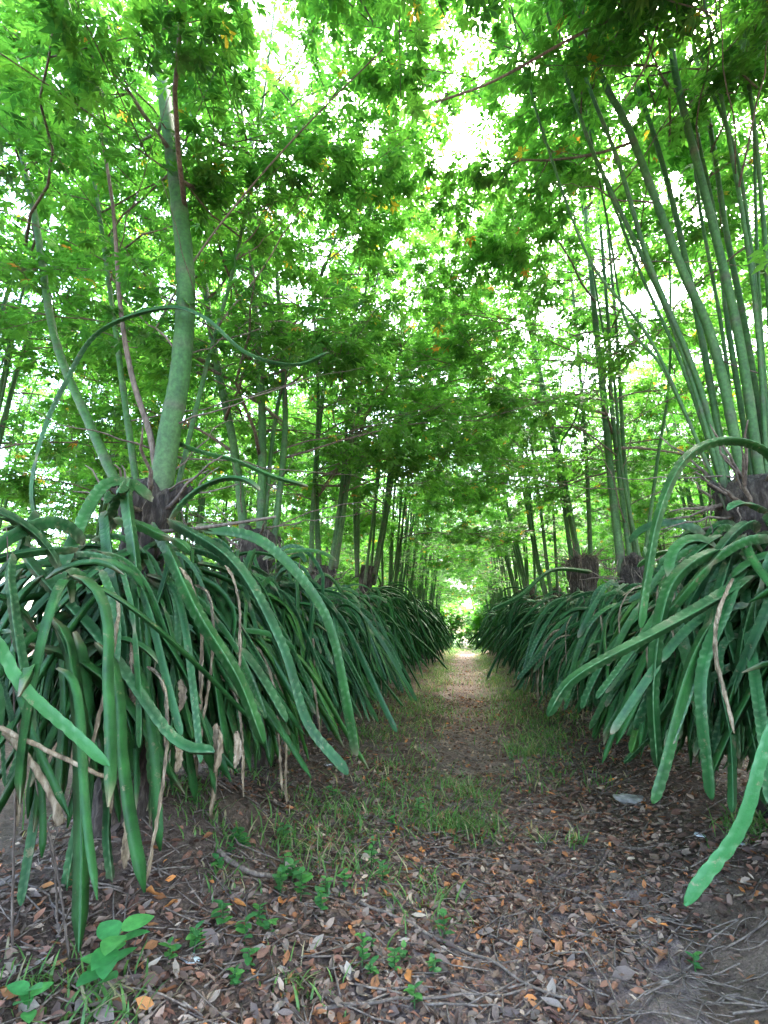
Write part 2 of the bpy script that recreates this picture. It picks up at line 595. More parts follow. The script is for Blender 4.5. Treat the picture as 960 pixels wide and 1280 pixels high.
# whole heads of stems joined, for far plants and for the crowded inside of near ones
FAR_CACTUS = []
for v in range(4):
    rg = np.random.default_rng(300 + v)
    Vs, Qs, Ts, Cs, off = [], [], [], [], 0
    base = []
    for c, a, R, joints, tw in SPECS:
        base.append(cactus_geometry(a, R * 1.05, 0.09, 3, tw, (), fine=False, rg=rg))
    for (k, x, y, z, az, s, roll) in cactus_layout(300, 1.65, rg, 0.0, None, 0.45):
        V, q, cp, col = base[k]
        ca, sa, cr, sr = math.cos(az), math.sin(az), math.cos(roll), math.sin(roll)
        M = np.array(((ca, -sa, 0), (sa, ca, 0), (0, 0, 1))) @ np.array(((1, 0, 0), (0, cr, -sr), (0, sr, cr)))
        Vs.append(V @ M.T * s + (x, y, z)); Qs.append(q + off); Ts.append(cp + off); Cs.append(col); off += len(V)
    FAR_CACTUS.append(make_mesh('hanging_stems', np.vstack(Vs), [np.vstack(Qs), np.vstack(Ts)], M_CACTUS, np.vstack(Cs)))


def near_cactus(X, Y, n, ztop, label, seed, ndry=14, specs=None, meshes=None, floor=0.22):
    specs, meshes = specs or SPECS, meshes or STEM_MESH
    rg = np.random.default_rng(seed)
    gz = float(height(X, Y))
    t = thing('dragon_fruit_cactus', (X, Y, gz), label, 'cactus', 'dragon fruit cacti trained over the stumps')
    zt = ztop - gz
    for (k, x, y, z, az, s, roll) in cactus_layout(n, zt, rg, 0.0 if X < 0 else math.pi, specs, floor=floor):
        tip = specs[k][1][-1] * s
        ex, ey = X + x + tip[0] * math.cos(az), Y + y + tip[0] * math.sin(az)
        qx, qy, qz = project(np.array(((ex, ey, gz + z + tip[2]), (X + x + 0.5 * tip[0] * math.cos(az), Y + y + 0.5 * tip[0] * math.sin(az), gz + z + 0.3 * tip[2]))))
        if np.any((qz > 0.2) & (qz < (2.0 if Y < 1 else 1.45)) & (qx > 70) & (qx < 920)) or np.any((qz > 0) & (qz < 1.25)) or np.hypot(ex, ey) < 0.9:     # none brushes past the camera
            continue
        o = obj('stem', meshes[k], t)
        place(o, x, y, z, az, s, roll)
    if n > 150:
        o = obj('inner_stems', FAR_CACTUS[seed % 4], t)                  # the crowded inside of the plant
        o.rotation_euler = (0, 0, 0.2 if X < 0 else math.pi + 0.2)
        o.scale = (0.8, 0.95, (zt - 0.2) / 1.65)
        tag(o, kind='stuff')
    for i in range(ndry):
        o = obj('dry_stem', DRY_MESH[int(rg.integers(len(DRY_MESH)))], t)
        az = rg.normal(0.0 if X < 0 else math.pi, 1.0); r = rg.uniform(0.2, 0.62)
        place(o, r * math.cos(az), r * math.sin(az) + rg.normal(0, 0.3), zt - rg.uniform(0.25, 0.75), az, rg.uniform(0.5, 0.85))
    for i in range(8):
        o = obj('aerial_root', ROOT_MESH[int(rg.integers(len(ROOT_MESH)))], t)
        az = rg.uniform(0, 6.28); r = rg.uniform(0.1, 0.55)
        place(o, r * math.cos(az), r * math.sin(az), zt - rg.uniform(0.0, 0.4), az, rg.uniform(0.8, 1.1))
    return t


def special_stem(plant, pts, R, twist=0.6, mat=None, joints=(), name='stem', label=None, n=60):
    """One long stem along given world points."""
    base = np.array(plant.location)
    P = smooth_path(np.asarray(pts, float) - base, n)
    u_ = np.linspace(0, 1, n)[:, None]
    P = P + 0.012 * np.sin(u_ * rs.uniform(5, 11, 3) + rs.uniform(0, 6, 3)) * np.sin(math.pi * u_)
    V, q, cp, col = cactus_geometry(P, R, 0.0125, 3, twist, joints, rg=rs)
    o = obj(name, make_mesh('cactus_stem', V, [q, cp], mat or M_CACTUS, col, smooth=False), plant)
    if label: o['label'] = label
    return o


LX, RX = -1.6, 1.6
L_Y = [0.3, 2.3, 3.75, 5.6] + [7.6 + 1.95 * i for i in range(11)]
R_Y = [0.75, 2.95, 5.0, 7.0] + [9.0 + 1.95 * i for i in range(10)]

cactus = {}
cactus['L0'] = near_cactus(LX, L_Y[0], 110, 1.62, 'dragon fruit cactus whose pale stems reach past the row in front of the mossy mound', 101, 8)
cactus['L1'] = near_cactus(LX, L_Y[1], 285, 1.68, 'large dragon fruit cactus drooping over the bare mound below the single thick trunk', 102, 20, floor=0.36)
cactus['L2'] = near_cactus(LX, L_Y[2], 285, 1.72, 'dragon fruit cactus next after the one draped below the single thick trunk', 103)
cactus['L3'] = near_cactus(LX, L_Y[3], 260, 1.68, 'dragon fruit cactus two places past the one draped below the single thick trunk', 104)
cactus['R0'] = near_cactus(RX + 0.05, R_Y[0], 90, 1.5, 'dragon fruit cactus with one thick light green stem slanting down over the earth bank', 105, 8)
cactus['R1'] = near_cactus(RX, R_Y[1], 290, 1.76, 'large dragon fruit cactus under the fan of many leaning green stems', 106, 20, WIDE, WIDE_MESH)
cactus['R2'] = near_cactus(RX, R_Y[2], 280, 1.64, 'dragon fruit cactus with dry tangled stems next after the fan of leaning stems', 107, 40, WIDE, WIDE_MESH)
cactus['R3'] = near_cactus(RX, R_Y[3], 260, 1.7, 'dragon fruit cactus below the stump with the shaggy brown top', 108)

# long stems one can single out in the photograph
special_stem(cactus['L1'], [at_y(45, 640, 2.0), at_y(30, 690, 1.75), at_y(110, 790, 1.62), at_y(190, 885, 1.55), at_y(232, 930, 1.52), at_y(268, 940, 1.5)], 0.0245, 0.5, label='long pale stem curving down across the others')
special_stem(cactus['L0'], [at_y(-60, 730, 0.95), at_y(0, 812, 1.05), at_y(60, 890, 1.12), at_y(137, 957, 1.18)], 0.0155, 0.8, M_YOUNG, label='young bright stem pointing down over the mound')
special_stem(cactus['L1'], [at_y(60, 690, 2.15), at_y(40, 620, 2.1), at_y(52, 545, 2.1), at_y(78, 480, 2.1), at_y(120, 415, 2.12), at_y(200, 388, 2.15), at_y(255, 400, 2.2), at_y(310, 442, 2.3), at_y(370, 455, 2.4), at_y(412, 440, 2.5)], 0.0144, 1.5, joints=(0.5,), label='thin dark stem arching high above the plant', n=120)
special_stem(cactus['L1'], [at_y(215, 550, 2.35), at_y(270, 570, 2.3), at_y(330, 590, 2.3), at_y(385, 608, 2.3)], 0.0158, 0.8)
special_stem(cactus['L1'], [at_y(190, 625, 2.1), at_y(160, 610, 1.95), at_y(168, 700, 1.8), at_y(178, 800, 1.75), at_y(190, 930, 1.72), at_y(192, 985, 1.72)], 0.0302, 0.3)
special_stem(cactus['L1'], [at_y(170, 605, 2.1), at_y(130, 610, 1.95), at_y(95, 670, 1.8), at_y(70, 740, 1.75), at_y(60, 830, 1.7)], 0.0324, 0.4)
special_stem(cactus['L1'], [at_y(130, 640, 2.0), at_y(140, 700, 1.8), at_y(150, 790, 1.76), at_y(165, 880, 1.74)], 0.0288, 0.5)
special_stem(cactus['L1'], [at_y(190, 655, 2.05), at_y(235, 730, 1.85), at_y(285, 830, 1.8), at_y(330, 930, 1.85)], 0.0302, 0.4)
special_stem(cactus['L1'], [at_y(210, 650, 2.1), at_y(290, 700, 2.0), at_y(345, 800, 2.0), at_y(382, 900, 2.05), at_y(435, 968, 2.1)], 0.0288, 0.5)
special_stem(cactus['L1'], [at_y(250, 660, 2.3), at_y(330, 680, 2.35), at_y(400, 760, 2.4), at_y(430, 860, 2.45), at_y(446, 945, 2.5)], 0.0302, 0.5)
special_stem(cactus['L1'], [at_y(150, 900, 1.9), at_y(112, 960, 1.9), at_y(92, 1060, 1.9), at_y(82, 1165, 1.9)], 0.0288, 0.4)
special_stem(cactus['L1'], [at_y(128, 900, 1.95), at_y(132, 1000, 1.95), at_y(140, 1110, 1.97)], 0.0216, 0.4)
special_stem(cactus['R0'], [at_y(1150, 760, 1.3), at_y(1010, 860, 1.3), at_y(955, 950, 1.3), at_y(905, 1050, 1.3), at_y(856, 1132, 1.3)], 0.0165, 1.2, M_YOUNG, label='thick light green stem slanting down over the earth bank')
special_stem(cactus['R1'], [at_y(980, 700, 2.7), at_y(925, 728, 2.5), at_y(850, 768, 2.3), at_y(780, 812, 2.2), at_y(715, 855, 2.15), at_y(684, 895, 2.15)], 0.0288, 0.5, label='long stem reaching out towards the path across the others')
special_stem(cactus['R1'], [at_y(990, 620, 2.7), at_y(955, 562, 2.5), at_y(905, 548, 2.4), at_y(858, 578, 2.35), at_y(822, 650, 2.3), at_y(806, 725, 2.3), at_y(800, 785, 2.3)], 0.0259, 0.9, label='pale stem arching up and over before hanging')
special_stem(cactus['R1'], [at_y(960, 640, 2.7), at_y(990, 700, 2.3), at_y(1010, 800, 2.2), at_y(985, 930, 2.2)], 0.0324, 0.4)
special_stem(cactus['R1'], [at_y(925, 700, 2.7), at_y(890, 690, 2.5), at_y(840, 740, 2.4), at_y(815, 850, 2.35), at_y(822, 960, 2.35)], 0.0324, 0.4)
special_stem(cactus['R1'], [at_y(930, 710, 2.6), at_y(905, 760, 2.4), at_y(880, 850, 2.3), at_y(890, 1000, 2.3)], 0.0324, 0.4)
special_stem(cactus['R3'], [at_y(740, 715, 6.6), at_y(690, 712, 6.3), at_y(650, 745, 6.1), at_y(615, 762, 6.0)], 0.0324, 0.4)

# the rows further off: whole plants of the same kind, stems too small to pick apart
ORD = 'third fourth fifth sixth seventh eighth ninth tenth eleventh twelfth thirteenth fourteenth fifteenth'.split()
for side, X, yl in (('L', LX, L_Y[4:]), ('R', RX, R_Y[4:])):
    for i, y in enumerate(yl):
        rg = np.random.default_rng(400 + i + (50 if side == 'R' else 0))
        t = thing('dragon_fruit_cactus', (X + rg.normal(0, 0.06), y, float(height(X, y))), f'dragon fruit cactus in the hedge, {ORD[i]} along the row from ' + ('the single thick trunk' if X < 0 else 'the fan-stemmed tree'), 'cactus', 'dragon fruit cacti far down the rows')
        o = obj('hanging_stems', FAR_CACTUS[int(rg.integers(4))], t)
        o.rotation_euler = (0, 0, (0 if X < 0 else math.pi) + rg.normal(0, 0.15)); s = rg.uniform(0.88, 1.14); o.scale = (s, s, s)
        tag(o, kind='stuff')

# ------------------------------------------------------------------ tree leaves
def leaf_template(rg, nl=7, fold=0.18, simple=False):
    V, Fc = [], []
    for j in range(nl):
        a = math.radians(-105 + 210 * j / (nl - 1) + rg.normal(0, 6))
        L = (0.145 - 0.05 * abs(j - (nl - 1) / 2) / ((nl - 1) / 2)) * rg.uniform(0.88, 1.1)
        w = L * (0.18 if simple else 0.155)
        dr = rg.uniform(0.15, 0.55)
        d = np.array((math.cos(a), math.sin(a), 0)); sd = np.array((-math.sin(a), math.cos(a), 0))
        z = np.array((0, 0, 1.0))
        b0 = len(V)
        pts = [d * 0.006,
               d * L * 0.5 + sd * w - z * dr * L * 0.22 + z * fold * w, d * L * 0.5 - z * dr * L * 0.22 - z * fold * w, d * L * 0.5 - sd * w - z * dr * L * 0.22 + z * fold * w,
               d * L * 0.95 - z * dr * L * 0.8]
        if simple:
            V += [pts[0], pts[1] + d * L * 0.05, pts[3] - d * L * 0.03, pts[4]]
            Fc += [(b0, b0 + 2, b0 + 1), (b0 + 1, b0 + 2, b0 + 3)]
            continue
        V += pts
        Fc += [(b0, b0 + 2, b0 + 1), (b0, b0 + 3, b0 + 2), (b0 + 1, b0 + 2, b0 + 4), (b0 + 2, b0 + 3, b0 + 4)]
    V = np.array(V); Fc = np.array(Fc)
    if simple:
        return V, Fc
    # petiole: a thin strip back to the twig
    pw = 0.0018
    b0 = len(V)
    V = np.vstack([V, [(0, pw, 0), (0, -pw, 0), (-0.13, -pw, -0.03), (-0.13, pw, -0.03)]])
    Fc = np.vstack([Fc, [(b0, b0 + 1, b0 + 2), (b0, b0 + 2, b0 + 3)]])
    return V, Fc


rl = np.random.default_rng(77)
TEMPL = [leaf_template(rl, 5 + i % 2, simple=True) for i in range(6)]
FULL = [leaf_template(rl, 7 if i % 2 else 6) for i in range(6)]


def leaf_colours(n, rg, warm=0.015):
    t = rg.random(n)[:, None]
    c = np.array((0.045, 0.135, 0.028)) * (1 - t) + np.array((0.11, 0.25, 0.04)) * t
    w = rg.random(n)
    c[w < warm] = (0.42, 0.25, 0.03)
    c[(w >= warm) & (w < warm * 1.6)] = (0.34, 0.13, 0.03)
    return c * rg.uniform(0.9, 1.25, (n, 1))


LEAF_MESH = []
for i in range(6):
    for c in ((0.035, 0.105, 0.02), (0.055, 0.145, 0.022), (0.08, 0.19, 0.028), (0.4, 0.24, 0.03)):
        V, Fc = FULL[i]
        LEAF_MESH.append(make_mesh('leaf', V, Fc, M_LEAF, np.tile(c, (len(V), 1)), smooth=False))


def leaf_matrices(fwd, rg):
    n = len(fwd)
    x = fwd / (np.linalg.norm(fwd, axis=1)[:, None] + 1e-9)
    up = np.tile((0, 0, 1.0), (n, 1)) + rg.normal(0, 0.35, (n, 3))
    y = np.cross(up, x); y /= np.linalg.norm(y, axis=1)[:, None] + 1e-9
    z = np.cross(x, y)
    return np.stack([x, y, z], -1)          # columns


def crown_mesh(pos, fwd, size, rg, warm=0.015):
    n = len(pos)
    M = leaf_matrices(fwd, rg) * size[:, None, None]
    which = rg.integers(len(TEMPL), size=n)
    colr = leaf_colours(n, rg, warm)
    Vs, Fs, Cs, off = [], [], [], 0
    for k, (V, Fc) in enumerate(TEMPL):
        s = np.where(which == k)[0]
        if not len(s): continue
        VV = np.einsum('nij,vj->nvi', M[s], V) + pos[s][:, None, :]
        FF = Fc[None] + (np.arange(len(s)) * len(V))[:, None, None] + off
        Vs.append(VV.reshape(-1, 3)); Fs.append(FF.reshape(-1, 3)); Cs.append(np.repeat(colr[s], len(V), 0)); off += len(s) * len(V)
    return make_mesh('crown', np.vstack(Vs), np.vstack(Fs), M_LEAF, np.vstack(Cs), smooth=False)


def grow(stems, rg, zmin=2.3, step=0.3, leaves=90, reach=(0.9, 2.3), twigs=5, toward=None, bias=0.45):
    """Branches and leaves on the given stems (points, radii). Returns branches per stem, leaf positions and directions."""
    branches, pos, fwd = [], [], []
    for P, R in stems:
        mine = []
        s = np.concatenate([[0], np.cumsum(np.linalg.norm(np.diff(P, axis=0), axis=1))])
        L = s[-1]
        z = P[:, 2]
        t = 0.0
        az = rg.uniform(0, 6.28)
        while t < L:
            p = np.array([np.interp(t, s, P[:, i]) for i in range(3)])
            if p[2] > zmin:
                az += 2.4 + rg.normal(0, 0.4)
                if toward is not None and rg.random() < bias:
                    az = toward + rg.normal(0, 0.6)
                ln = rg.uniform(*reach) * (1.0 if t < 0.75 * L else 0.65)
                n = 9
                u = np.linspace(0, 1, n)
                el = math.radians(rg.uniform(5, 40))
                d = np.array((math.cos(az), math.sin(az), 0))
                sd = np.array((-d[1], d[0], 0))
                Q = p + np.outer(u * ln * math.cos(el), d) + np.outer(np.cumsum(rg.normal(0, 0.02, n)) * ln, sd)
                Q[:, 2] += u * ln * math.sin(el) - 0.22 * ln * u ** 2
                r0 = min(0.014, 0.4 * np.interp(t, s, R)) + 0.002
                mine.append((Q, np.linspace(r0, 0.003, n)))
                lines = [Q[2:]]
                for k in range(twigs):
                    i = int(rg.integers(3, n - 1))
                    a2 = az + rg.choice([-1, 1]) * rg.uniform(0.5, 1.1)
                    l2 = ln * rg.uniform(0.3, 0.55)
                    u2 = np.linspace(0, 1, 5)
                    T2 = Q[i] + np.outer(u2 * l2, (math.cos(a2), math.sin(a2), rg.uniform(-0.2, 0.25)))
                    mine.append((T2, np.linspace(0.005, 0.002, 5)))
                    lines.append(T2[1:])
                m = int(leaves * ln / 1.4)
                for _ in range(m):
                    q = lines[int(rg.integers(len(lines)))]
                    v = rg.random() ** 0.8 * (len(q) - 1.001)
                    i = int(v)
                    pt = q[i] * (1 - v + i) + q[i + 1] * (v - i)
                    a3 = az + rg.normal(0, 1.1)
                    f = np.array((math.cos(a3), math.sin(a3), rg.uniform(-0.7, 0.15)))
                    f /= np.linalg.norm(f)
                    pos.append(pt + f * 0.1 + (0, 0, rg.uniform(-0.12, 0.04))); fwd.append(f)
            t += step * rg.uniform(0.7, 1.3)
        branches.append(mine)
    return branches, np.array(pos), np.array(fwd)


def stem_mesh(P, R, rg, k=10):
    """Green stem with node rings; Col.r marks rings and corky foot."""
    n = max(12, int(len(P)))
    s = np.concatenate([[0], np.cumsum(np.linalg.norm(np.diff(P, axis=0), axis=1))])
    L = s[-1]
    m = max(30, int(L / 0.035))
    t = np.linspace(0, L, m)
    Q = np.stack([np.interp(t, s, P[:, i]) for i in range(3)], -1)
    r = np.interp(t, s, R)
    ring = np.zeros(m)
    x = rg.uniform(0.1, 0.3)
    while x < L:
        ring = np.maximum(ring, np.exp(-((t - x) / 0.022) ** 2) * rg.uniform(0.4, 1.0))
        x += rg.uniform(0.22, 0.5)
    r = r * (1 + 0.09 * ring)
    V, q, cp = tube(Q, r, k, 0.03, rg)
    c = np.clip(0.75 * ring + 0.9 * np.exp(-t / 0.2), 0, 1)
    col = np.zeros((len(V), 3))
    col[:m * k, 0] = np.repeat(c, k)
    return make_mesh('stem', V, [q, cp], M_STEM, col)


def random_stems(rg, n, ztop, lean=(0.0, 0.0), height_=(5.0, 6.6), r=(0.022, 0.05)):
    out = []
    for i in range(n):
        a = rg.uniform(0, 6.28)
        b = np.array((0.13 * math.cos(a), 0.13 * math.sin(a), ztop - 0.25 + rg.uniform(-0.1, 0.1)))
        hgt = rg.uniform(*height_)
        out_d = np.array((math.cos(a), math.sin(a))) * rg.uniform(0.15, 0.75) + np.array(lean)
        u = np.linspace(0, 1, 16)
        P = np.zeros((16, 3))
        P[:, 0] = b[0] + out_d[0] * u ** 1.1 + 0.04 * np.sin(u * 7 + a)
        P[:, 1] = b[1] + out_d[1] * u ** 1.1 + 0.04 * np.cos(u * 6 + a)
        P[:, 2] = b[2] + (hgt - b[2]) * u
        r0 = rg.uniform(*r)
        out.append((P, r0 * (1 - 0.72 * u)))
    return out


def shaggy_top(t, ztop, rg, n=7):
    """Dead pruned sticks poking out of a stump's head."""
    for i in range(n):
        a = rg.uniform(0, 6.28)
        l = rg.uniform(0.2, 0.5)
        u = np.linspace(0, 1, 7)
        d = np.array((math.cos(a), math.sin(a), rg.uniform(-0.1, 1.3)))
        d /= np.linalg.norm(d)
        P = np.array((0.1 * math.cos(a), 0.1 * math.sin(a), ztop - rg.uniform(0.02, 0.25))) + np.outer(u * l, d) + np.cumsum(rg.normal(0, 0.012, (7, 3)), axis=0)
        obj('dead_branch', tube_mesh('dead_branch', P, np.linspace(rg.uniform(0.006, 0.016), 0.003, 7), M_TWIG, 6, 0.15), t)


# crooked cut stubs that sit on top of the stumps
def stubs(t, ztop, rg, n=4):
    for i in range(n):
        a = rg.uniform(0, 6.28); l = rg.uniform(0.06, 0.13)
        u = np.linspace(0, 1, 6)
        P = np.stack([0.08 * math.cos(a) + u * l * math.cos(a), 0.08 * math.sin(a) + u * l * math.sin(a), ztop - 0.12 + u * l * 0.9], -1)
        r = rg.uniform(0.02, 0.035)
        R = np.full(6, r); R[-1] *= 0.9
        obj('cut_stub', tube_mesh('cut_stub', P, R, M_TRUNK, 9, 0.14), t)


def build_tree(X, Y, ztop, stems, label, group, seed, n_leaf_parts=300, zmin=2.4, step=0.32, leaves=120, reach=(0.9, 2.6), trunk_r=0.13, shaggy=6, warm=0.007, bias=0.2):
    rg = np.random.default_rng(seed)
    gz = float(height(X, Y))
    base = np.array((X, Y, gz))
    t = thing('support_tree', base, label, 'tree', group)
    lean_trunk('trunk', t, ztop - gz, trunk_r)
    stubs(t, ztop - gz, rg)
    shaggy_top(t, ztop - gz, rg, shaggy)
    if n_leaf_parts >= 200:
        for i in range(14):                              # strings of root hanging down the stump
            o = obj('aerial_root', ROOT_MESH[i % 5], t)
            a_ = rg.uniform(0, 6.28)
            place(o, trunk_r * 1.15 * math.cos(a_), trunk_r * 1.15 * math.sin(a_), ztop - gz - rg.uniform(0.0, 0.15), a_, rg.uniform(0.5, 0.9))
    br, pos, fwd = grow(stems, rg, zmin - gz, step, leaves, reach, toward=0.0 if X < 0 else math.pi, bias=bias)
    for (P, R), mine in zip(stems, br):
        so = obj('stem', stem_mesh(P, R, rg), t)
        for Q, r in mine:
            if len(Q) > 5:
                obj('branch', tube_mesh('branch', Q, r, M_TWIG, 5), so)
        tw = [tube(Q, r, 4) for Q, r in mine if len(Q) <= 5]
        if tw:
            V, fs = join(tw)
            tag(obj('twigs', make_mesh('twigs', V, fs, M_TWIG), so), kind='stuff')
    for i in range(14 if n_leaf_parts >= 200 else 0):     # leafless twigs criss-crossing low down
        P0 = stems[int(rg.integers(len(stems)))][0]
        j = int(rg.integers(2, max(3, len(P0) // 2)))
        a_ = rg.uniform(0, 6.28); l_ = rg.uniform(0.6, 1.7); u_ = np.linspace(0, 1, 12)
        d_ = np.array((math.cos(a_), math.sin(a_), rg.uniform(-0.1, 1.1)))
        Q = P0[j] + np.outer(u_ * l_, d_ / np.linalg.norm(d_)) + np.cumsum(rg.normal(0, 0.012, (12, 3)), axis=0) * np.minimum(1, u_ * 4)[:, None]
        obj('bare_twig', tube_mesh('bare_twig', Q, np.linspace(rg.uniform(0.004, 0.008), 0.0015, 12), M_TWIG, 5), t)
    size = rg.uniform(0.44, 0.76, len(pos))
    d = np.linalg.norm(pos + base - EYE, axis=1)
    px, py, pz = project(pos + base)
    inview = (pz > 0.3) & (px > -20) & (px < 980) & (py > -20) & (py < 1300)
    order = np.argsort(d + np.where(inview, 0, 100))
    single = order[:n_leaf_parts]
    rest = order[n_leaf_parts:]
    M = leaf_matrices(fwd[single], rg)
    from mathutils import Matrix
    for i, m in zip(single, M):
        k = int(rg.integers(6)) * 4 + int(rg.choice(4, p=[0.36, 0.36, 0.272, 0.008]))
        o = obj('leaf', LEAF_MESH[k], t)
        mm = Matrix([list(row) + [0] for row in m * size[i]] + [[0, 0, 0, 1]])
        mm.translation = pos[i]
        o.matrix_local = mm
    tag(obj('crown', crown_mesh(pos[rest], fwd[rest], size[rest], rg, warm), t), kind='stuff')
    return t


def px_stem(base, pts, r0, r1, top=None, n=40, head=1.85):
    """Stem measured from the photograph: (px, py, Y) points, tree-local result; carried on to the given height."""
    P = [at_y(*p) for p in pts]
    foot = np.array((base[0], base[1], min(P[0][2], head) - 0.05))
    off_ = (P[0] - foot)[:2]
    dist_ = math.hypot(*off_)
    P[0] = foot + np.array((*(off_ * min(1, 0.1 / max(dist_, 1e-6))), -0.1))      # every stem springs from the stump head
    if dist_ > 0.1:
        P[1] = P[1] * 0.8 + 0.2 * np.array((P[0][0], P[0][1], P[1][2]))
    if top is not None:
        d = P[-1] - P[-2]
        d = d / max(0.2, d[2])
        dz = top + 1.2 - P[-1][2]
        if dz > 0.2:
            P.append(P[-1] + np.array((d[0] * 0.5, d[1] * 0.5, 1)) * dz)
    P = smooth_path(np.array(P) - base, n)
    if r0 < 0.06:
        r0, r1 = r0 * 0.78, r1 * 0.78
    return P, np.linspace(r0, r1, n)


def tree_base(X, Y):
    return np.array((X, Y, float(height(X, Y))))


GRP = 'support trees lining the path'
# first tree with one thick bent trunk
b = tree_base(LX, L_Y[1])
st = [px_stem(b, [(200, 610, 2.3), (212, 540, 2.28), (226, 460, 2.27), (232, 350, 2.28), (222, 240, 2.3), (206, 120, 2.35), (197, 0, 2.4)], 0.062, 0.038, 6.2, 60),
      px_stem(b, [(122, 615, 2.45), (98, 540, 2.5), (68, 420, 2.6), (45, 280, 2.7), (20, 150, 2.8), (8, 40, 2.9)], 0.038, 0.02, 6.0),
      px_stem(b, [(170, 600, 2.5), (145, 500, 2.6), (140, 380, 2.7), (120, 240, 2.9), (95, 90, 3.0)], 0.026, 0.014, 6.2),
      px_stem(b, [(225, 600, 2.4), (262, 470, 2.6), (300, 300, 2.8), (330, 120, 3.0)], 0.02, 0.01, 6.0)]
tL1 = build_tree(LX, L_Y[1], 1.92, st, 'pollarded tree with one thick bent green trunk rising from a cracked stump', GRP, 501, zmin=3.5, bias=0.1, step=0.3, leaves=170, trunk_r=0.13, shaggy=18)
b2 = tree_base(LX, L_Y[2])
st = [px_stem(b2, [(300, 640, 3.75), (286, 560, 3.75), (268, 440, 3.8), (252, 320, 3.85), (240, 200, 3.9)], 0.048, 0.028, 6.2),
      px_stem(b2, [(328, 640, 3.75), (328, 540, 3.8), (322, 420, 3.85), (314, 310, 3.9)], 0.048, 0.03, 6.4),
      px_stem(b2, [(345, 640, 3.8), (358, 540, 3.9), (352, 430, 4.0), (345, 300, 4.1)], 0.035, 0.02, 6.0),
      px_stem(b2, [(330, 640, 3.75), (345, 520, 3.9), (372, 420, 4.0), (425, 280, 4.1)], 0.025, 0.014, 5.5)]
build_tree(LX, L_Y[2], 1.95, st, 'pollarded tree with two straight dark green stems past the single thick trunk', GRP, 502, zmin=2.6)
# tree with the fan of leaning stems
b3 = tree_base(RX, R_Y[1])
Y0 = R_Y[1]
fan = [((925, 575), (895, 440), (850, 330), (785, 160), (738, 55), 0.058), ((905, 590), (880, 440), (840, 250), (808, 140), (770, 35), 0.042),
       ((940, 560), (925, 430), (882, 245), (850, 120), (832, 20), 0.056), ((950, 560), (935, 430), (908, 290), (886, 150), (855, 0), 0.042),
       ((890, 590), (838, 420), (762, 235), (730, 160), (680, 0), 0.03), ((915, 590), (905, 430), (872, 240), (868, 130), (890, 0), 0.024),
       ((955, 560), (955, 390), (922, 200), (885, 100), (860, -20), 0.024), ((960, 560), (957, 330), (940, 60), (930, 0), (925, -60), 0.022),
       ((880, 600), (800, 430), (740, 330), (690, 200), (650, 60), 0.02), ((870, 600), (820, 470), (782, 400), (760, 280), (735, 150), 0.02),
       ((900, 590), (870, 480), (812, 330), (772, 200), (720, 60), 0.034), ((935, 570), (912, 420), (895, 280), (868, 150), (845, 10), 0.034),
       ((945, 570), (948, 420), (930, 280), (905, 140), (880, 0), 0.03), ((885, 600), (850, 470), (800, 340), (750, 210), (700, 80), 0.024), ((950, 560), (962, 400), (952, 250), (938, 120), (915, 0), 0.03)]
st = [px_stem(b3, [(*p, Y0 + 0.07 * k * (1 if q % 2 else -1)) for k, p in enumerate(ps[:-1])], ps[-1] * 0.62, ps[-1] * 0.36, 6.4 - 0.1 * q) for q, ps in enumerate(fan)]
build_tree(RX, R_Y[1], 1.98, st, 'pollarded tree with a fan of many green stems leaning over the path', GRP, 503, zmin=4.2, bias=0.15, step=0.55, leaves=170, trunk_r=0.17, shaggy=32, reach=(0.9, 2.4))
b4 = tree_base(RX, R_Y[2])
st = [px_stem(b4, [(775, 700, 5.0), (764, 600, 5.0), (755, 500, 5.05), (746, 420, 5.1), (735, 300, 5.2)], 0.052, 0.03, 6.3),
      px_stem(b4, [(788, 700, 5.0), (775, 600, 5.0), (764, 500, 5.05), (760, 400, 5.1)], 0.034, 0.02, 6.3),
      px_stem(b4, [(798, 700, 5.1), (782, 600, 5.1), (776, 500, 5.2), (768, 380, 5.3)], 0.03, 0.018, 6.0),
      px_stem(b4, [(800, 690, 5.0), (778, 590, 4.9), (768, 480, 4.9), (755, 420, 4.9)], 0.022, 0.012, 5.6),
      px_stem(b4, [(820, 690, 5.1), (830, 580, 5.2), (838, 440, 5.3)], 0.024, 0.014, 5.6)]
build_tree(RX, R_Y[2], 1.85, st, 'pollarded tree with a tight bundle of straight slim green stems', GRP, 504, zmin=2.7, step=0.36)
b5 = tree_base(RX, R_Y[3])
st = [px_stem(b5, [(725, 690, 7.0), (705, 600, 7.0), (690, 540, 7.05), (672, 450, 7.1), (655, 385, 7.2)], 0.054, 0.03, 6.6),
      px_stem(b5, [(738, 690, 7.0), (736, 590, 7.0), (730, 530, 7.0), (722, 430, 7.1)], 0.04, 0.025, 6.3),
      px_stem(b5, [(715, 690, 7.0), (696, 590, 7.1), (684, 520, 7.2), (668, 440, 7.4)], 0.04, 0.025, 6.3),
      px_stem(b5, [(730, 690, 7.0), (700, 575, 6.9), (720, 520, 6.8), (735, 440, 6.7)], 0.022, 0.012, 5.6)]
build_tree(RX, R_Y[3], 2.15, st, 'pollarded tree with a shaggy brown stump top and whorled bare branches', GRP, 505, 200, zmin=2.7, trunk_r=0.2, shaggy=30, step=0.36)
b6 = tree_base(LX, L_Y[3])
build_tree(LX, L_Y[3], 1.9, random_stems(np.random.default_rng(61), 6, 1.85, (0.25, 0)), 'pollarded tree with slim stems third along from the mossy mound', GRP, 506, 200, zmin=2.7, step=0.36)

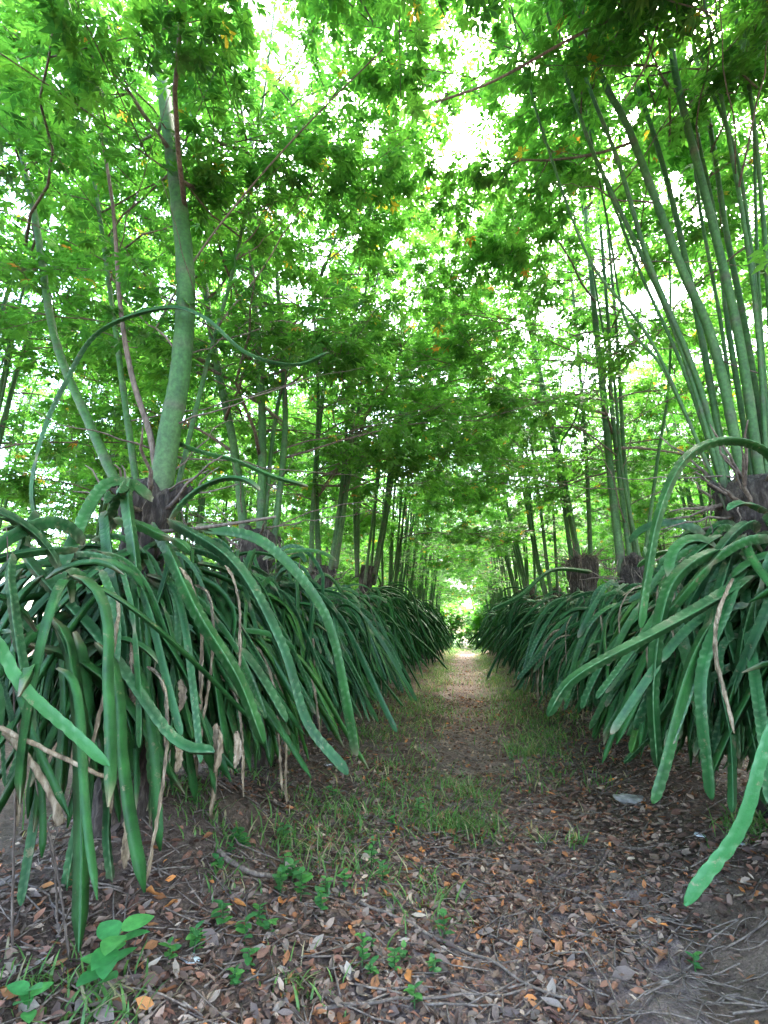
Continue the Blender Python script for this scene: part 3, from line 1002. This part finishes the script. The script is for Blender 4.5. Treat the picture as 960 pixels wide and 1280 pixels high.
build_tree(LX, L_Y[0], 1.75, random_stems(np.random.default_rng(62), 4, 1.75, (0.2, 0.2), (5.6, 6.6), (0.02, 0.035)), 'slim-stemmed tree whose crown spreads above the pale broken stick', GRP, 507, 150, zmin=4.0, step=0.26, leaves=140)
build_tree(RX, R_Y[0], 1.75, random_stems(np.random.default_rng(63), 4, 1.75, (-0.2, 0.2), (5.6, 6.6), (0.02, 0.035)), 'slim-stemmed tree whose crown spreads above the bare earth bank', GRP, 508, 150, zmin=4.0, step=0.26, leaves=140)

# further trees of the rows and of the neighbouring rows: five kinds of crown, copied
PROTO = []
for v in range(5):
    rg = np.random.default_rng(700 + v)
    stems = random_stems(rg, 6 + v % 3, 1.85, (0, 0), (5.6, 8.0), (0.016, 0.038))
    br, pos, fwd = grow(stems, rg, 2.35, 0.62, 84, (0.9, 2.6), toward=0.0, bias=0.15)
    sm = [stem_mesh(P, R, rg, 8) for P, R in stems]
    V, fs = join([tube(Q, r, 4) for mine in br for Q, r in mine])
    bm = make_mesh('branches', V, fs, M_TWIG)
    cm = crown_mesh(pos, fwd, rg.uniform(0.62, 1.0, len(pos)), rg, 0.008)
    n = 20
    tt = np.linspace(0, 1, n)
    P = np.stack([0.03 * np.sin(tt * 5 + v), 0.03 * np.cos(tt * 4 + v), -0.15 + tt * 1.95], -1)
    tm = tube_mesh('trunk', P, 0.1 * (1.2 - 0.35 * tt + 0.3 * np.clip(tt - 0.8, 0, 1) * 2), M_TRUNK, 12, 0.13)
    pick = rg.random(len(pos)) < 0.55                       # a sparser, lighter crown for the long avenue
    thin = crown_mesh(pos[pick], fwd[pick], rg.uniform(0.5, 0.85, int(pick.sum())), rg, 0.008) if v < 3 else None
    PROTO.append((tm, sm, bm, cm, thin))


def copy_tree(X, Y, rg, label, group, scale=None, name='support_tree', lean=0.0, turn=None, sparse=False):
    tm, sm, bm, cm, thin = PROTO[int(rg.integers(3 if sparse else len(PROTO)))]
    t = thing(name, (X, Y, float(height(X, Y))), label, 'tree', group)
    from mathutils import Matrix
    s = scale or rg.uniform(0.9, 1.1)
    t.matrix_world = Matrix.Translation(t.location) @ Matrix.Rotation(lean, 4, 'Y') @ Matrix.Rotation(rg.uniform(0, 6.28) if turn is None else turn + rg.normal(0, 0.4), 4, 'Z') @ Matrix.Scale(s, 4)
    obj('trunk', tm, t)
    for m in sm:
        obj('stem', m, t)
    tag(obj('branches', bm, t), kind='stuff')
    tag(obj('crown', thin if sparse else cm, t), kind='stuff')
    return t


rt = np.random.default_rng(900)
for X, yl in ((LX, L_Y[4:]), (RX, R_Y[4:])):
    for i, y in enumerate(yl):
        copy_tree(X + rt.normal(0, 0.06), y, rt, f'slim green-stemmed tree {ORD[i]} along the cactus row from ' + ('the single thick trunk' if X < 0 else 'the fan-stemmed tree'), 'support trees further along the path', lean=-0.07 * np.sign(X), turn=0.0 if X < 0 else math.pi, sparse=i > 1)
for X in (-4.7, 4.7):
    for y in np.arange(1.6, 30, 2.1):
        copy_tree(X + rt.normal(0, 0.12), y + rt.normal(0, 0.15), rt, 'slim green-stemmed tree in the row behind the cactus hedge', 'trees in the neighbouring rows')
for X in (-7.9, 7.9):
    for y in np.arange(4.5, 30, 2.4):
        copy_tree(X + rt.normal(0, 0.15), y + rt.normal(0, 0.2), rt, 'slim green-stemmed tree glimpsed two rows away from the path', 'trees two rows away')
for i in range(26):
    X = (-1 if i % 2 else 1) * rt.uniform(17, 30)
    copy_tree(X, 1 + 36 * (i + rt.random()) / 26, rt, 'leafy tree closing the view beyond the planted rows', 'trees behind the rows', rt.uniform(1.1, 1.5))
for X, y, s in ((-2.0, 31.5, 1.1), (2.1, 31.8, 1.1), (-2.4, 34, 1.15), (2.6, 34.2, 1.15), (-3.2, 38, 1.2), (3.6, 38.5, 1.2), (-6.5, 37, 1.3), (7, 37, 1.3), (-9, 44, 1.5), (-5, 47, 1.6), (-1.8, 52, 1.7), (1.2, 50, 1.5), (4.5, 46, 1.6), (9, 45, 1.5), (-13, 50, 1.8), (13, 49, 1.8)):
    copy_tree(X, y, rt, 'leafy tree standing beyond the clearing at the end of the path', 'trees beyond the clearing', s, 'distant_tree')

# bushes along the far side of the clearing
BUSH = []
for v in range(3):
    rg = np.random.default_rng(810 + v)
    n = 2600
    d = rg.normal(0, 1, (n, 3)); d /= np.linalg.norm(d, axis=1)[:, None]
    lob = 1 + 0.35 * np.sin(3 * np.arctan2(d[:, 1], d[:, 0]) + v) * np.cos(2.3 * d[:, 2] + v)
    p = d * (rg.random(n) ** 0.25 * lob)[:, None] * (1.5, 1.5, 1.25)
    p[:, 2] += 1.15
    p = p[p[:, 2] > 0.05]
    BUSH.append(crown_mesh(p, d[:len(p)] * (1, 1, 0.3), rg.uniform(1.2, 2.0, len(p)), rg, 0.01))
bush_stem = tube_mesh('stem', np.array(((0, 0, -0.1), (0.03, 0.02, 0.6), (0.1, -0.05, 1.4))), np.array((0.06, 0.05, 0.02)), M_TWIG, 7, 0.1)
for i in range(16):
    X = -11 + 1.5 * i + rt.normal(0, 0.3)
    X += 1.8 * np.sign(X)                                # the path runs on between them
    y = 36.5 + 2.2 * rt.random() + (3 if abs(X) < 2.6 else 0)
    t = thing('bush', (X, y, float(height(X, y))), 'bright leafy bush at the far side of the clearing', 'bush', 'bushes round the clearing')
    t.rotation_euler = (0, 0, rt.uniform(0, 6.28)); s_ = rt.uniform(1.3, 2.1); t.scale = (s_, s_, s_)
    obj('stem', bush_stem, t)
    tag(obj('foliage', BUSH[i % 3], t), kind='stuff')

# ------------------------------------------------------------------ leaf litter
def litter_template(rg):
    L = 1.0
    w = rg.uniform(0.13, 0.3)
    curl = rg.uniform(-0.5, 0.9)
    fold = rg.uniform(0.0, 1.1)
    st = [(0.0, 0), (0.3, 0.85), (0.65, 0.9), (1.0, 0)]
    V = [(0, 0, 0)]
    for u, f in st[1:3]:
        zc = curl * (u - 0.5) ** 2 * 4 * 0.25 + rg.normal(0, 0.02)
        V += [(u, w * f, zc + fold * w * f), (u, 0.02 * rg.normal(), zc), (u, -w * f, zc + fold * w * f * rg.uniform(0.3, 1.2))]
    V.append((1.0, 0.03 * rg.normal(), curl * 0.25))
    V = np.array(V) - (0.5, 0, 0)
    Fc = [(0, 2, 1), (0, 3, 2), (1, 2, 5), (1, 5, 4), (2, 3, 6), (2, 6, 5), (4, 5, 7), (5, 6, 7)]
    return V, np.array(Fc)


rq = np.random.default_rng(55)
LIT = [litter_template(rq) for _ in range(18)]
LIT_COL = np.array([(0.135, 0.095, 0.075), (0.18, 0.14, 0.115), (0.09, 0.056, 0.042), (0.24, 0.19, 0.15), (0.17, 0.085, 0.055), (0.32, 0.26, 0.2), (0.26, 0.11, 0.045), (0.38, 0.15, 0.04)])
LIT_P = np.array([0.24, 0.15, 0.21, 0.08, 0.22, 0.018, 0.032, 0.01])
LIT_P = LIT_P / LIT_P.sum()
LIT_NAME = ['grey-brown', 'pale grey-brown', 'dark brown', 'tan', 'reddish brown', 'straw-coloured', 'rusty', 'bright orange-brown']
N1, N2, N3 = 48000, 20000, 9000
lx = np.concatenate([np.clip(rq.normal(-0.1, 1.05, N1), -4.5, 3), rq.uniform(-1.9, 1.9, N2), rq.normal(0, 0.75, N3)])
ly = np.concatenate([1.2 + 3.6 * rq.random(N1) ** 1.3, 4.5 + 5 * rq.random(N2), 9 + 18 * rq.random(N3) ** 1.5])
keep = (vnoise(lx * 1.5 + 40, ly * 1.5) + 0.45 * rq.random(len(lx)) > 0.22)
# bare scraped earth of the bank and the mound carries few leaves
bare = np.exp(-((lx - 0.9) / 0.3) ** 2 - ((ly - 2.05) / 0.28) ** 2) + np.exp(-((lx - 0.55) / 0.16) ** 2 - ((ly - 1.85) / 0.2) ** 2) + 0.95 * np.exp(-((lx + 1.3) / 0.36) ** 2 - ((ly - 2.55) / 0.36) ** 2)
keep &= rq.random(len(lx)) > np.clip(bare * 1.25, 0, 0.94)
lx, ly = lx[keep], ly[keep]
nL = len(lx)
lz = height(lx, ly) + rq.uniform(0.003, 0.02, nL)
llen = (0.014 + 0.042 * rq.random(nL) ** 1.9) * (1 + 0.5 * (rq.random(nL) < 0.12))
lcol = rq.choice(len(LIT_COL), size=nL, p=LIT_P)
llen = np.where(lcol >= 6, llen * 1.25, llen)
lyaw = rq.uniform(0, 6.28, nL); ltx = rq.normal(0, 0.5, nL); lty = rq.normal(0, 0.3, nL)
lsh = rq.integers(len(LIT), size=nL)


def rot_zyx(yaw, ry, rx):
    cz, sz, cy, sy, cx_, sx = np.cos(yaw), np.sin(yaw), np.cos(ry), np.sin(ry), np.cos(rx), np.sin(rx)
    return np.stack([np.stack([cz * cy, cz * sy * sx - sz * cx_, cz * sy * cx_ + sz * sx], -1),
                     np.stack([sz * cy, sz * sy * sx + cz * cx_, sz * sy * cx_ - cz * sx], -1),
                     np.stack([-sy, cy * sx, cy * cx_], -1)], -2)


lpos = np.stack([lx, ly, lz], -1)
px, py, pz = project(lpos)
inv = (px > 5) & (px < 955) & (py < 1275) & (pz > 0.3)
show = llen / np.maximum(pz, 0.3) * np.where(inv, 1, 0) * np.where(lcol >= 5, 1.15, 1)
single = np.argsort(-show)[:300]
mask = np.ones(nL, bool); mask[single] = False
LIT_MESH = {}
for i in single:
    key = (int(lsh[i]), int(lcol[i]))
    if key not in LIT_MESH:
        V, Fc = LIT[key[0]]
        LIT_MESH[key] = make_mesh('fallen_leaf', V, Fc, M_LITTER, np.tile(LIT_COL[key[1]], (len(V), 1)), smooth=False)
    o = obj('fallen_leaf', LIT_MESH[key])
    o.location = lpos[i] + (0, 0, 0.004)
    o.rotation_euler = (ltx[i], lty[i], lyaw[i])
    s = llen[i]
    o.scale = (s, s, s)
    nm = LIT_NAME[key[1]]
    tag(o, f'{nm} dry leaf lying loose on the leaf litter', 'leaf', f'{nm} fallen leaves')
Mr = rot_zyx(lyaw, lty, ltx) * llen[:, None, None]
Vs, Fs, Cs, off = [], [], [], 0
for k, (V, Fc) in enumerate(LIT):
    s = np.where((lsh == k) & mask)[0]
    VV = np.einsum('nij,vj->nvi', Mr[s], V) + lpos[s][:, None, :]
    Vs.append(VV.reshape(-1, 3)); Fs.append((Fc[None] + (np.arange(len(s)) * len(V))[:, None, None] + off).reshape(-1, 3))
    cc = LIT_COL[lcol[s]] * (1.04, 0.94, 0.84) * rq.uniform(0.35, 1.6, (len(s), 1))
    Cs.append(np.repeat(cc, len(V), 0)); off += len(s) * len(V)
tag(obj('leaf_litter', make_mesh('leaf_litter', np.vstack(Vs), np.vstack(Fs), M_LITTER, np.vstack(Cs), smooth=False)), 'carpet of small brown and grey dead leaves on the ground', 'leaf litter', kind='stuff')

# thin straws and bits of twig among the leaves
parts = []
for i in range(3000):
    x = rq.uniform(-1.9, 1.7); y = 1.3 + 5.5 * rq.random() ** 1.4
    a = rq.uniform(0, 6.28); l = rq.uniform(0.05, 0.24)
    u = np.linspace(-0.5, 0.5, 4)
    X = x + u * l * math.cos(a) + 0.1 * l * u * u; Y = y + u * l * math.sin(a)
    P = np.stack([X, Y, height(X, Y) + 0.012 + rq.uniform(0, 0.015)], -1)
    parts.append(tube(P, np.full(4, rq.uniform(0.0012, 0.004)), 4))
V, fs = join(parts)
tag(obj('twig_litter', make_mesh('twig_litter', V, fs, M_TWIG)), 'thin dry straws and bits of twig scattered on the ground', 'twig litter', kind='stuff')

# ------------------------------------------------------------------ grass
def ground_at(px_, py_):
    p = at_z(px_, py_, 0.0)
    for _ in range(6):
        p = at_z(px_, py_, float(height(p[0], p[1])))
    return p


blades = []


def tuft(x, y, n, spread, h, rg):
    for _ in range(n):
        bx, by = x + rg.normal(0, spread), y + rg.normal(0, spread)
        a = rg.uniform(0, 6.28); hh = h * rg.uniform(0.3, 0.85); ln = hh * rg.uniform(0.5, 1.7)
        blades.append((bx, by, a, hh, ln, rg.uniform(0.002, 0.005), rg.random()))


rgx = np.random.default_rng(88)
for (gx, gy, cnt, sp, hh) in [(590, 1040, 110, 0.10, 0.13), (555, 1035, 70, 0.09, 0.12), (600, 1000, 60, 0.08, 0.13), (520, 1000, 90, 0.16, 0.12), (470, 1020, 110, 0.16, 0.11),
                              (430, 1040, 90, 0.14, 0.11), (400, 1010, 60, 0.1, 0.1), (560, 985, 60, 0.12, 0.12), (500, 960, 60, 0.2, 0.12), (360, 1060, 50, 0.08, 0.16),
                              (440, 1090, 60, 0.12, 0.12), (520, 1140, 26, 0.08, 0.09), (540, 1120, 22, 0.07, 0.1), (380, 1240, 24, 0.05, 0.08), (660, 945, 80, 0.1, 0.16),
                              (690, 925, 90, 0.15, 0.17), (700, 900, 90, 0.2, 0.2), (640, 900, 120, 0.3, 0.16), (680, 870, 120, 0.4, 0.2), (630, 870, 90, 0.3, 0.15),
                              (500, 900, 100, 0.25, 0.15), (520, 880, 100, 0.3, 0.16), (545, 890, 60, 0.25, 0.14), (640, 850, 100, 0.5, 0.2), (540, 850, 100, 0.5, 0.18),
                              (590, 845, 60, 0.5, 0.12), (560, 835, 80, 0.8, 0.15), (620, 835, 90, 0.8, 0.2), (680, 1058, 14, 0.02, 0.11), (718, 1055, 12, 0.02, 0.11),
                              (945, 1050, 40, 0.06, 0.13), (930, 1040, 30, 0.05, 0.13), (235, 1045, 50, 0.08, 0.09), (270, 1048, 40, 0.07, 0.09), (60, 1250, 30, 0.06, 0.1),
                              (130, 1265, 30, 0.06, 0.1), (280, 1100, 20, 0.05, 0.07), (310, 970, 40, 0.1, 0.1), (460, 920, 60, 0.15, 0.13)]:
    p = ground_at(gx, gy)
    tuft(p[0], p[1], int(cnt * 2.2), sp * 1.25, hh, rgx)
for _ in range(520):                                 # verges down the length of the path and the clearing
    y = rgx.uniform(4, 32); x = rgx.choice([-1, 1]) * rgx.uniform(0.45, 1.0)
    tuft(x, y, 14, 0.14, rgx.uniform(0.08, 0.2), rgx)
for _ in range(900):                                 # rough grass between the neighbouring rows
    x, y = rgx.choice([-1, 1]) * rgx.uniform(2.3, 9), rgx.uniform(0.8, 30)
    tuft(x, y, 9, 0.2, rgx.uniform(0.12, 0.3), rgx)
for _ in range(500):
    x, y = rgx.uniform(-12, 12), rgx.uniform(31, 48)
    tuft(x, y, 12, 0.25, rgx.uniform(0.12, 0.35), rgx)
B = np.array(blades)
u = np.array([0, 0.4, 0.75, 1.0])
n = len(B)
bx, by, ba, bh, bl, bw, br_ = B.T
bz = height(bx, by) - 0.004
bw = np.where(by > 30, bw * 3, bw)
cxs = bx[:, None] + np.cos(ba)[:, None] * bl[:, None] * u ** 2
cys = by[:, None] + np.sin(ba)[:, None] * bl[:, None] * u ** 2
czs = bz[:, None] + bh[:, None] * (u * 1.25 - 0.25 * u ** 3)
ww = bw[:, None] * np.array([0.8, 1.0, 0.7, 0.05])
Lf = np.stack([cxs - np.sin(ba)[:, None] * ww, cys + np.cos(ba)[:, None] * ww, czs], -1)
Rf = np.stack([cxs + np.sin(ba)[:, None] * ww, cys - np.cos(ba)[:, None] * ww, czs], -1)
V = np.stack([Lf, Rf], 2).reshape(n, 8, 3)
q = np.array([(0, 1, 3, 2), (2, 3, 5, 4), (4, 5, 7, 6)])
fc = (q[None] + (np.arange(n) * 8)[:, None, None]).reshape(-1, 4)
gc = np.array((0.05, 0.14, 0.03)) * (1 - br_[:, None]) + np.array((0.13, 0.24, 0.06)) * br_[:, None]
dry = rgx.random(n) < 0.14
gc[dry] = (0.3, 0.26, 0.15)
tag(obj('grass', make_mesh('grass', V.reshape(-1, 3), fc, M_WEED, np.repeat(gc, 8, 0))), 'thin green grass tufts along the path and beyond it', 'grass', kind='stuff')

# ------------------------------------------------------------------ small weeds and the seedling
def broad_leaf(L, Wd, col, rg, m=6):
    V = []
    us = np.linspace(0, 1, m + 1)
    for u_ in us:
        w = Wd * (math.sin(math.pi * min(1, u_ ** 0.8)) ** 0.8) + 0.0005
        z = -0.12 * L * u_ ** 2
        V += [(u_ * L, w, z + 0.18 * w), (u_ * L, 0, z), (u_ * L, -w, z + 0.18 * w)]
    Fq = []
    for i in range(m):
        a = i * 3
        Fq += [(a, a + 1, a + 4, a + 3), (a + 1, a + 2, a + 5, a + 4)]
    return make_mesh('leaf', np.array(V), np.array(Fq), M_WEED, np.tile(col, (len(V), 1)))


WEED_LEAF = [broad_leaf(0.05, 0.016, c, rgx) for c in ((0.06, 0.2, 0.05), (0.08, 0.24, 0.05), (0.05, 0.17, 0.05))]
BIG_LEAF = [broad_leaf(0.1, 0.032, c, rgx, 8) for c in ((0.06, 0.25, 0.07), (0.085, 0.3, 0.07))]


def weed(px_, py_, h, n, ls, label, seed, big=False, group=None, lean=0.0):
    rg = np.random.default_rng(seed)
    p = ground_at(px_, py_)
    t = thing('seedling' if big else 'weed', p, label, 'seedling' if big else 'weed', group)
    u_ = np.linspace(0, 1, 8)
    P = np.stack([lean * h * u_ ** 1.5, 0.1 * h * np.sin(u_ * 3), -0.01 + u_ * (h + 0.01)], -1)
    obj('stalk', tube_mesh('stalk', P, np.linspace(0.0035, 0.0018, 8), M_STEM, 6), t)
    for i in range(n):
        f = 0.3 + 0.7 * (i + 0.5) / n
        o = obj('leaf', (BIG_LEAF if big else WEED_LEAF)[int(rg.integers(2 if big else 3))], t)
        o.location = [float(np.interp(f, u_, P[:, j])) for j in range(3)]
        o.rotation_euler = (rg.normal(0, 0.2), rg.uniform(-0.6, 0.0), i * 2.4 + rg.normal(0, 0.3))
        s = ls * rg.uniform(0.7, 1.15)
        o.scale = (s, s, s)


weed(112, 1262, 0.2, 12, 0.95, 'bright green seedling with broad oval leaves at the foot of the mound', 1, True, lean=0.35)
weed(30, 1278, 0.08, 6, 0.6, 'small broad-leaved seedling beside the larger bright green seedling', 2, True)
for i, (wx, wy, h, nn, ls, lab) in enumerate([
        (375, 1130, 0.12, 16, 1.0, 'thick leafy weed on the bank among grass and dry leaves'),
        (400, 1145, 0.09, 12, 0.9, None), (365, 1105, 0.08, 10, 0.9, None), (350, 1120, 0.1, 10, 0.8, None),
        (478, 1110, 0.1, 12, 0.8, 'upright leafy weed at the edge of the path beside grass'), (465, 1075, 0.1, 12, 0.7, None),
        (275, 1165, 0.09, 10, 0.9, None), (305, 1180, 0.08, 9, 0.9, None), (270, 1100, 0.08, 10, 0.8, None),
        (210, 1205, 0.06, 7, 0.8, None), (505, 1208, 0.06, 7, 0.7, None), (542, 1222, 0.06, 8, 0.7, None), (518, 1262, 0.06, 9, 0.75, None),
        (335, 1172, 0.06, 6, 0.8, None), (465, 1190, 0.04, 5, 0.6, None), (430, 1115, 0.08, 8, 0.8, None), (415, 1000, 0.08, 8, 0.9, None), (290, 1060, 0.07, 8, 0.9, None),
        (870, 1215, 0.05, 6, 0.7, 'tiny weed sprouting on the bare dark earth by the bank')]):
    weed(wx, wy, h, nn, ls, lab or 'small green broad-leaved weed sprouting through the leaf litter', 10 + i, group=None if lab else 'small weeds in the litter')

for i in range(26):
    wx, wy = (rgx.uniform(240, 560), rgx.uniform(985, 1240)) if i < 20 else (rgx.uniform(620, 720), rgx.uniform(880, 960))
    weed(wx, wy, rgx.uniform(0.04, 0.12), int(rgx.integers(6, 14)), rgx.uniform(0.6, 1.0), 'small green broad-leaved weed sprouting through the leaf litter', 60 + i, group='small weeds in the litter')

# ------------------------------------------------------------------ twigs, sticks, stone, scraps
def twig(pts, r0, r1, label, lift=0.015, forks=()):
    P = np.array([ground_at(*p) for p in pts])
    base = P[0].copy()
    Q = smooth_path(P, 24)
    Q[:, 2] = height(Q[:, 0], Q[:, 1]) + lift + r0
    V, q_, c_ = tube(Q - base, np.linspace(r0, r1, 24) * (1 + 0.15 * rq.random(24)), 7, 0.1)
    o = obj('fallen_twig', make_mesh('fallen_twig', V, [q_, c_], M_TWIG))
    o.location = base
    tag(o, label, 'twig')
    return o


twig([(450, 1135), (520, 1165), (600, 1205), (650, 1235), (720, 1262)], 0.007, 0.004, 'long crooked twig lying slantwise across the leaf litter')
twig([(395, 1272), (470, 1262), (560, 1255), (660, 1245)], 0.006, 0.003, 'thin straight twig lying crosswise beside a tiny weed')
twig([(530, 1264), (600, 1266), (650, 1270)], 0.004, 0.002, 'short thin twig lying below the straight crosswise twig')
twig([(725, 1190), (745, 1215), (765, 1245), (775, 1275)], 0.004, 0.002, 'slender pale twig by the patch of bare dark earth')
twig([(160, 1125), (200, 1115), (232, 1100)], 0.004, 0.002, 'thin forked twig resting on the bare mound')
twig([(270, 1085), (310, 1098), (345, 1105)], 0.012, 0.008, 'stout grey root-like stick half sunk in the mound')


def free_stick(pts, r0, r1, label, name='dead_stick', k=7, m=M_DRY):
    P = np.array(pts)
    base = P[0].copy()
    Q = smooth_path(P - base, 24)
    Q += rq.normal(0, 0.0012, Q.shape)
    o = obj(name, tube_mesh(name, Q, np.linspace(r0, r1, 24), m, k, 0.12))
    o.location = base
    tag(o, label, 'stick')


free_stick([at_y(-60, 885, 1.15), at_y(0, 910, 1.2), at_y(70, 943, 1.25), at_y(140, 976, 1.3)], 0.007, 0.005, 'pale bare broken stick poking out of the cactus stems')
free_stick([at_y(-20, 900, 1.3), at_y(20, 930, 1.32), at_y(60, 985, 1.35), at_y(76, 1030, 1.36)], 0.006, 0.012, 'brown drooping stick with a frayed pale end below the broken stick')
for i, (x0, y0, x1, y1) in enumerate([(8, 660, 30, 1090), (40, 960, 85, 1210), (95, 1080, 70, 1180), (52, 1020, 60, 1240)]):
    a0, a1 = at_y(x0, y0, 1.45 + 0.05 * i), at_y(x1, y1, 1.6 + 0.05 * i)
    a1[2] = float(height(a1[0], a1[1]))
    free_stick([a1, (a0 + a1) / 2 + (0.02, 0, 0), a0], 0.004, 0.002, 'thin dry upright stalk standing before the drooping stems', 'dry_stalk', 5, M_TWIG)
    COL.objects[-1]['group'] = 'thin dry stalks'

# hanging papery husks on the first cactus
for (hx, hy, hy2, Yh) in [(157, 985, 1085, 1.75), (270, 905, 965, 1.8), (295, 915, 960, 1.85), (142, 1120, 1165, 1.95), (220, 930, 965, 1.8), (165, 800, 900, 1.7), (225, 850, 890, 1.75)]:
    P = np.array([at_y(hx, hy, Yh), at_y(hx + 3, (hy + hy2) / 2, Yh), at_y(hx - 1, hy2, Yh)]) - np.array(cactus['L1'].location)
    V, q_, cp, col = cactus_geometry(smooth_path(P, 16), 0.018, 0.01, 3, 5.0, (), rg=rs)
    V = V + (rs.random(V.shape) - 0.5) * 0.008
    o = obj('dry_husk', make_mesh('dry_husk', V, [q_, cp], M_DRY), cactus['L1'])
    o['label'] = 'papery bleached husk of a dead stem'

# long arching bare twigs under the canopy: parts of the trees
def tree_twig(tree, pts, r0, r1, m=M_TWIG):
    P = smooth_path(np.array([at_y(*p) for p in pts]) - np.array(tree.location), 40)
    obj('branch', tube_mesh('branch', P, np.linspace(r0, r1, 40), m, 6, 0.06), tree)


tR1 = [o for o in COL.objects if o.name.startswith('support_tree') and abs(o.location.x - RX) < 1e-3 and abs(o.location.y - R_Y[1]) < 1e-3][0]
tree_twig(tR1, [(880, -20, 2.3), (815, 2, 2.25), (720, 45, 2.2), (620, 100, 2.15), (545, 128, 2.1)], 0.0101, 0.006)
tree_twig(tR1, [(830, -20, 2.4), (822, 30, 2.35), (805, 85, 2.3), (780, 125, 2.3)], 0.0072, 0.005)
tree_twig(tL1, [(190, 420, 2.4), (240, 330, 2.3), (300, 250, 2.2), (380, 160, 2.1), (480, 60, 2.0)], 0.0072, 0.004)
tree_twig(tL1, [(198, 615, 2.3), (188, 545, 2.28), (165, 470, 2.25), (150, 380, 2.2), (140, 250, 2.2), (115, 100, 2.2)], 0.0187, 0.008)
tree_twig(tL1, [(195, 665, 2.2), (250, 660, 2.1), (320, 650, 2.1), (345, 646, 2.1)], 0.0101, 0.006)

# bare roots creeping over the earth bank
for i in range(16):
    x, y = rq.uniform(0.6, 1.15), rq.uniform(1.85, 2.6)
    a = rq.uniform(2.2, 4.2); l = rq.uniform(0.2, 0.5); u_ = np.linspace(0, 1, 14)
    ang = a + np.cumsum(rq.normal(0, 0.28, 14))
    X_ = x + np.cumsum(np.cos(ang)) * l / 14; Y_ = y + np.cumsum(np.sin(ang)) * l / 14
    P = np.stack([X_, Y_, height(X_, Y_) + 0.006 + 0.012 * np.abs(np.sin(u_ * 5 + i))], -1)
    o = obj('bare_root', tube_mesh('bare_root', P - P[0], np.linspace(rq.uniform(0.002, 0.005), 0.001, 14), M_TWIG, 5, 0.1))
    o.location = P[0]
    tag(o, 'thin bare root creeping over the dark earth bank', 'root', 'roots on the earth bank')

# flat stone and white scraps
def pebble(px_, py_, sx, sy, sz, mat, name, label, cat, seed, yaw=0.0):
    rg = np.random.default_rng(seed)
    p = ground_at(px_, py_)
    nu, nv = 14, 9
    V = []
    for j in range(nv):
        th = math.pi * j / (nv - 1)
        for i in range(nu):
            ph = 2 * math.pi * i / nu
            k = 1 + 0.2 * (rg.random() - 0.5)
            c_, s_ = math.cos(ph), math.sin(ph)
            e = lambda v: math.copysign(abs(v) ** 0.6, v)
            V.append((sx * k * e(c_) * math.sin(th) ** 0.6, sy * k * e(s_) * math.sin(th) ** 0.6, sz * k * e(math.cos(th))))
    o = obj(name, make_mesh(name, np.array(V), grid_faces(nv, nu), mat, smooth=False))
    o.location = p + (0, 0, sz * 0.45)
    o.rotation_euler = (0.05, 0.08, yaw)
    tag(o, label, cat)


pebble(802, 1003, 0.17, 0.055, 0.022, M_STONE, 'flat_stone', 'long flat grey stone half buried under the cactus beside the path', 'stone', 3, 0.1)


def scrap(px_, py_, L, Wd, label, seed):
    rg = np.random.default_rng(seed)
    p = ground_at(px_, py_)
    g = np.linspace(-1, 1, 6)
    X, Y = np.meshgrid(g, g, indexing='ij')
    Z = 0.012 + 0.35 * Wd * (rg.random((6, 6)) - 0.3)
    X = X * L + rg.normal(0, 0.12 * Wd, X.shape); Y = Y * Wd + rg.normal(0, 0.12 * Wd, X.shape)
    top = np.stack([X, Y, Z], -1).reshape(-1, 3)
    a, b_ = np.meshgrid(np.arange(5), np.arange(5), indexing='ij')
    f = np.stack([a * 6 + b_, (a + 1) * 6 + b_, (a + 1) * 6 + b_ + 1, a * 6 + b_ + 1], -1).reshape(-1, 4)
    o = obj('paper_scrap', make_mesh('paper_scrap', top, f, M_SCRAP))
    sm_ = o.modifiers.new('thickness', 'SOLIDIFY'); sm_.thickness = 0.0015
    o.location = p
    o.rotation_euler = (0, 0, rg.uniform(0, 3))
    tag(o, label, 'scrap')


scrap(674, 1056, 0.018, 0.013, 'small white scrap lying in the middle of the path', 1)
scrap(770, 1142, 0.012, 0.009, 'tiny white scrap among the brown leaves near the slanting light green stem', 2)
scrap(238, 1204, 0.026, 0.02, 'crumpled whitish scrap among rusty leaves below the mound', 3)
scrap(925, 1058, 0.03, 0.016, 'white scrap in the grass under the fan-stemmed tree', 4)
scrap(876, 1047, 0.028, 0.022, 'pale greenish-white scrap leaning under the hanging stems', 5)
scrap(410, 958, 0.03, 0.022, 'white scrap at the edge of the cactus hedge beside grass', 6)
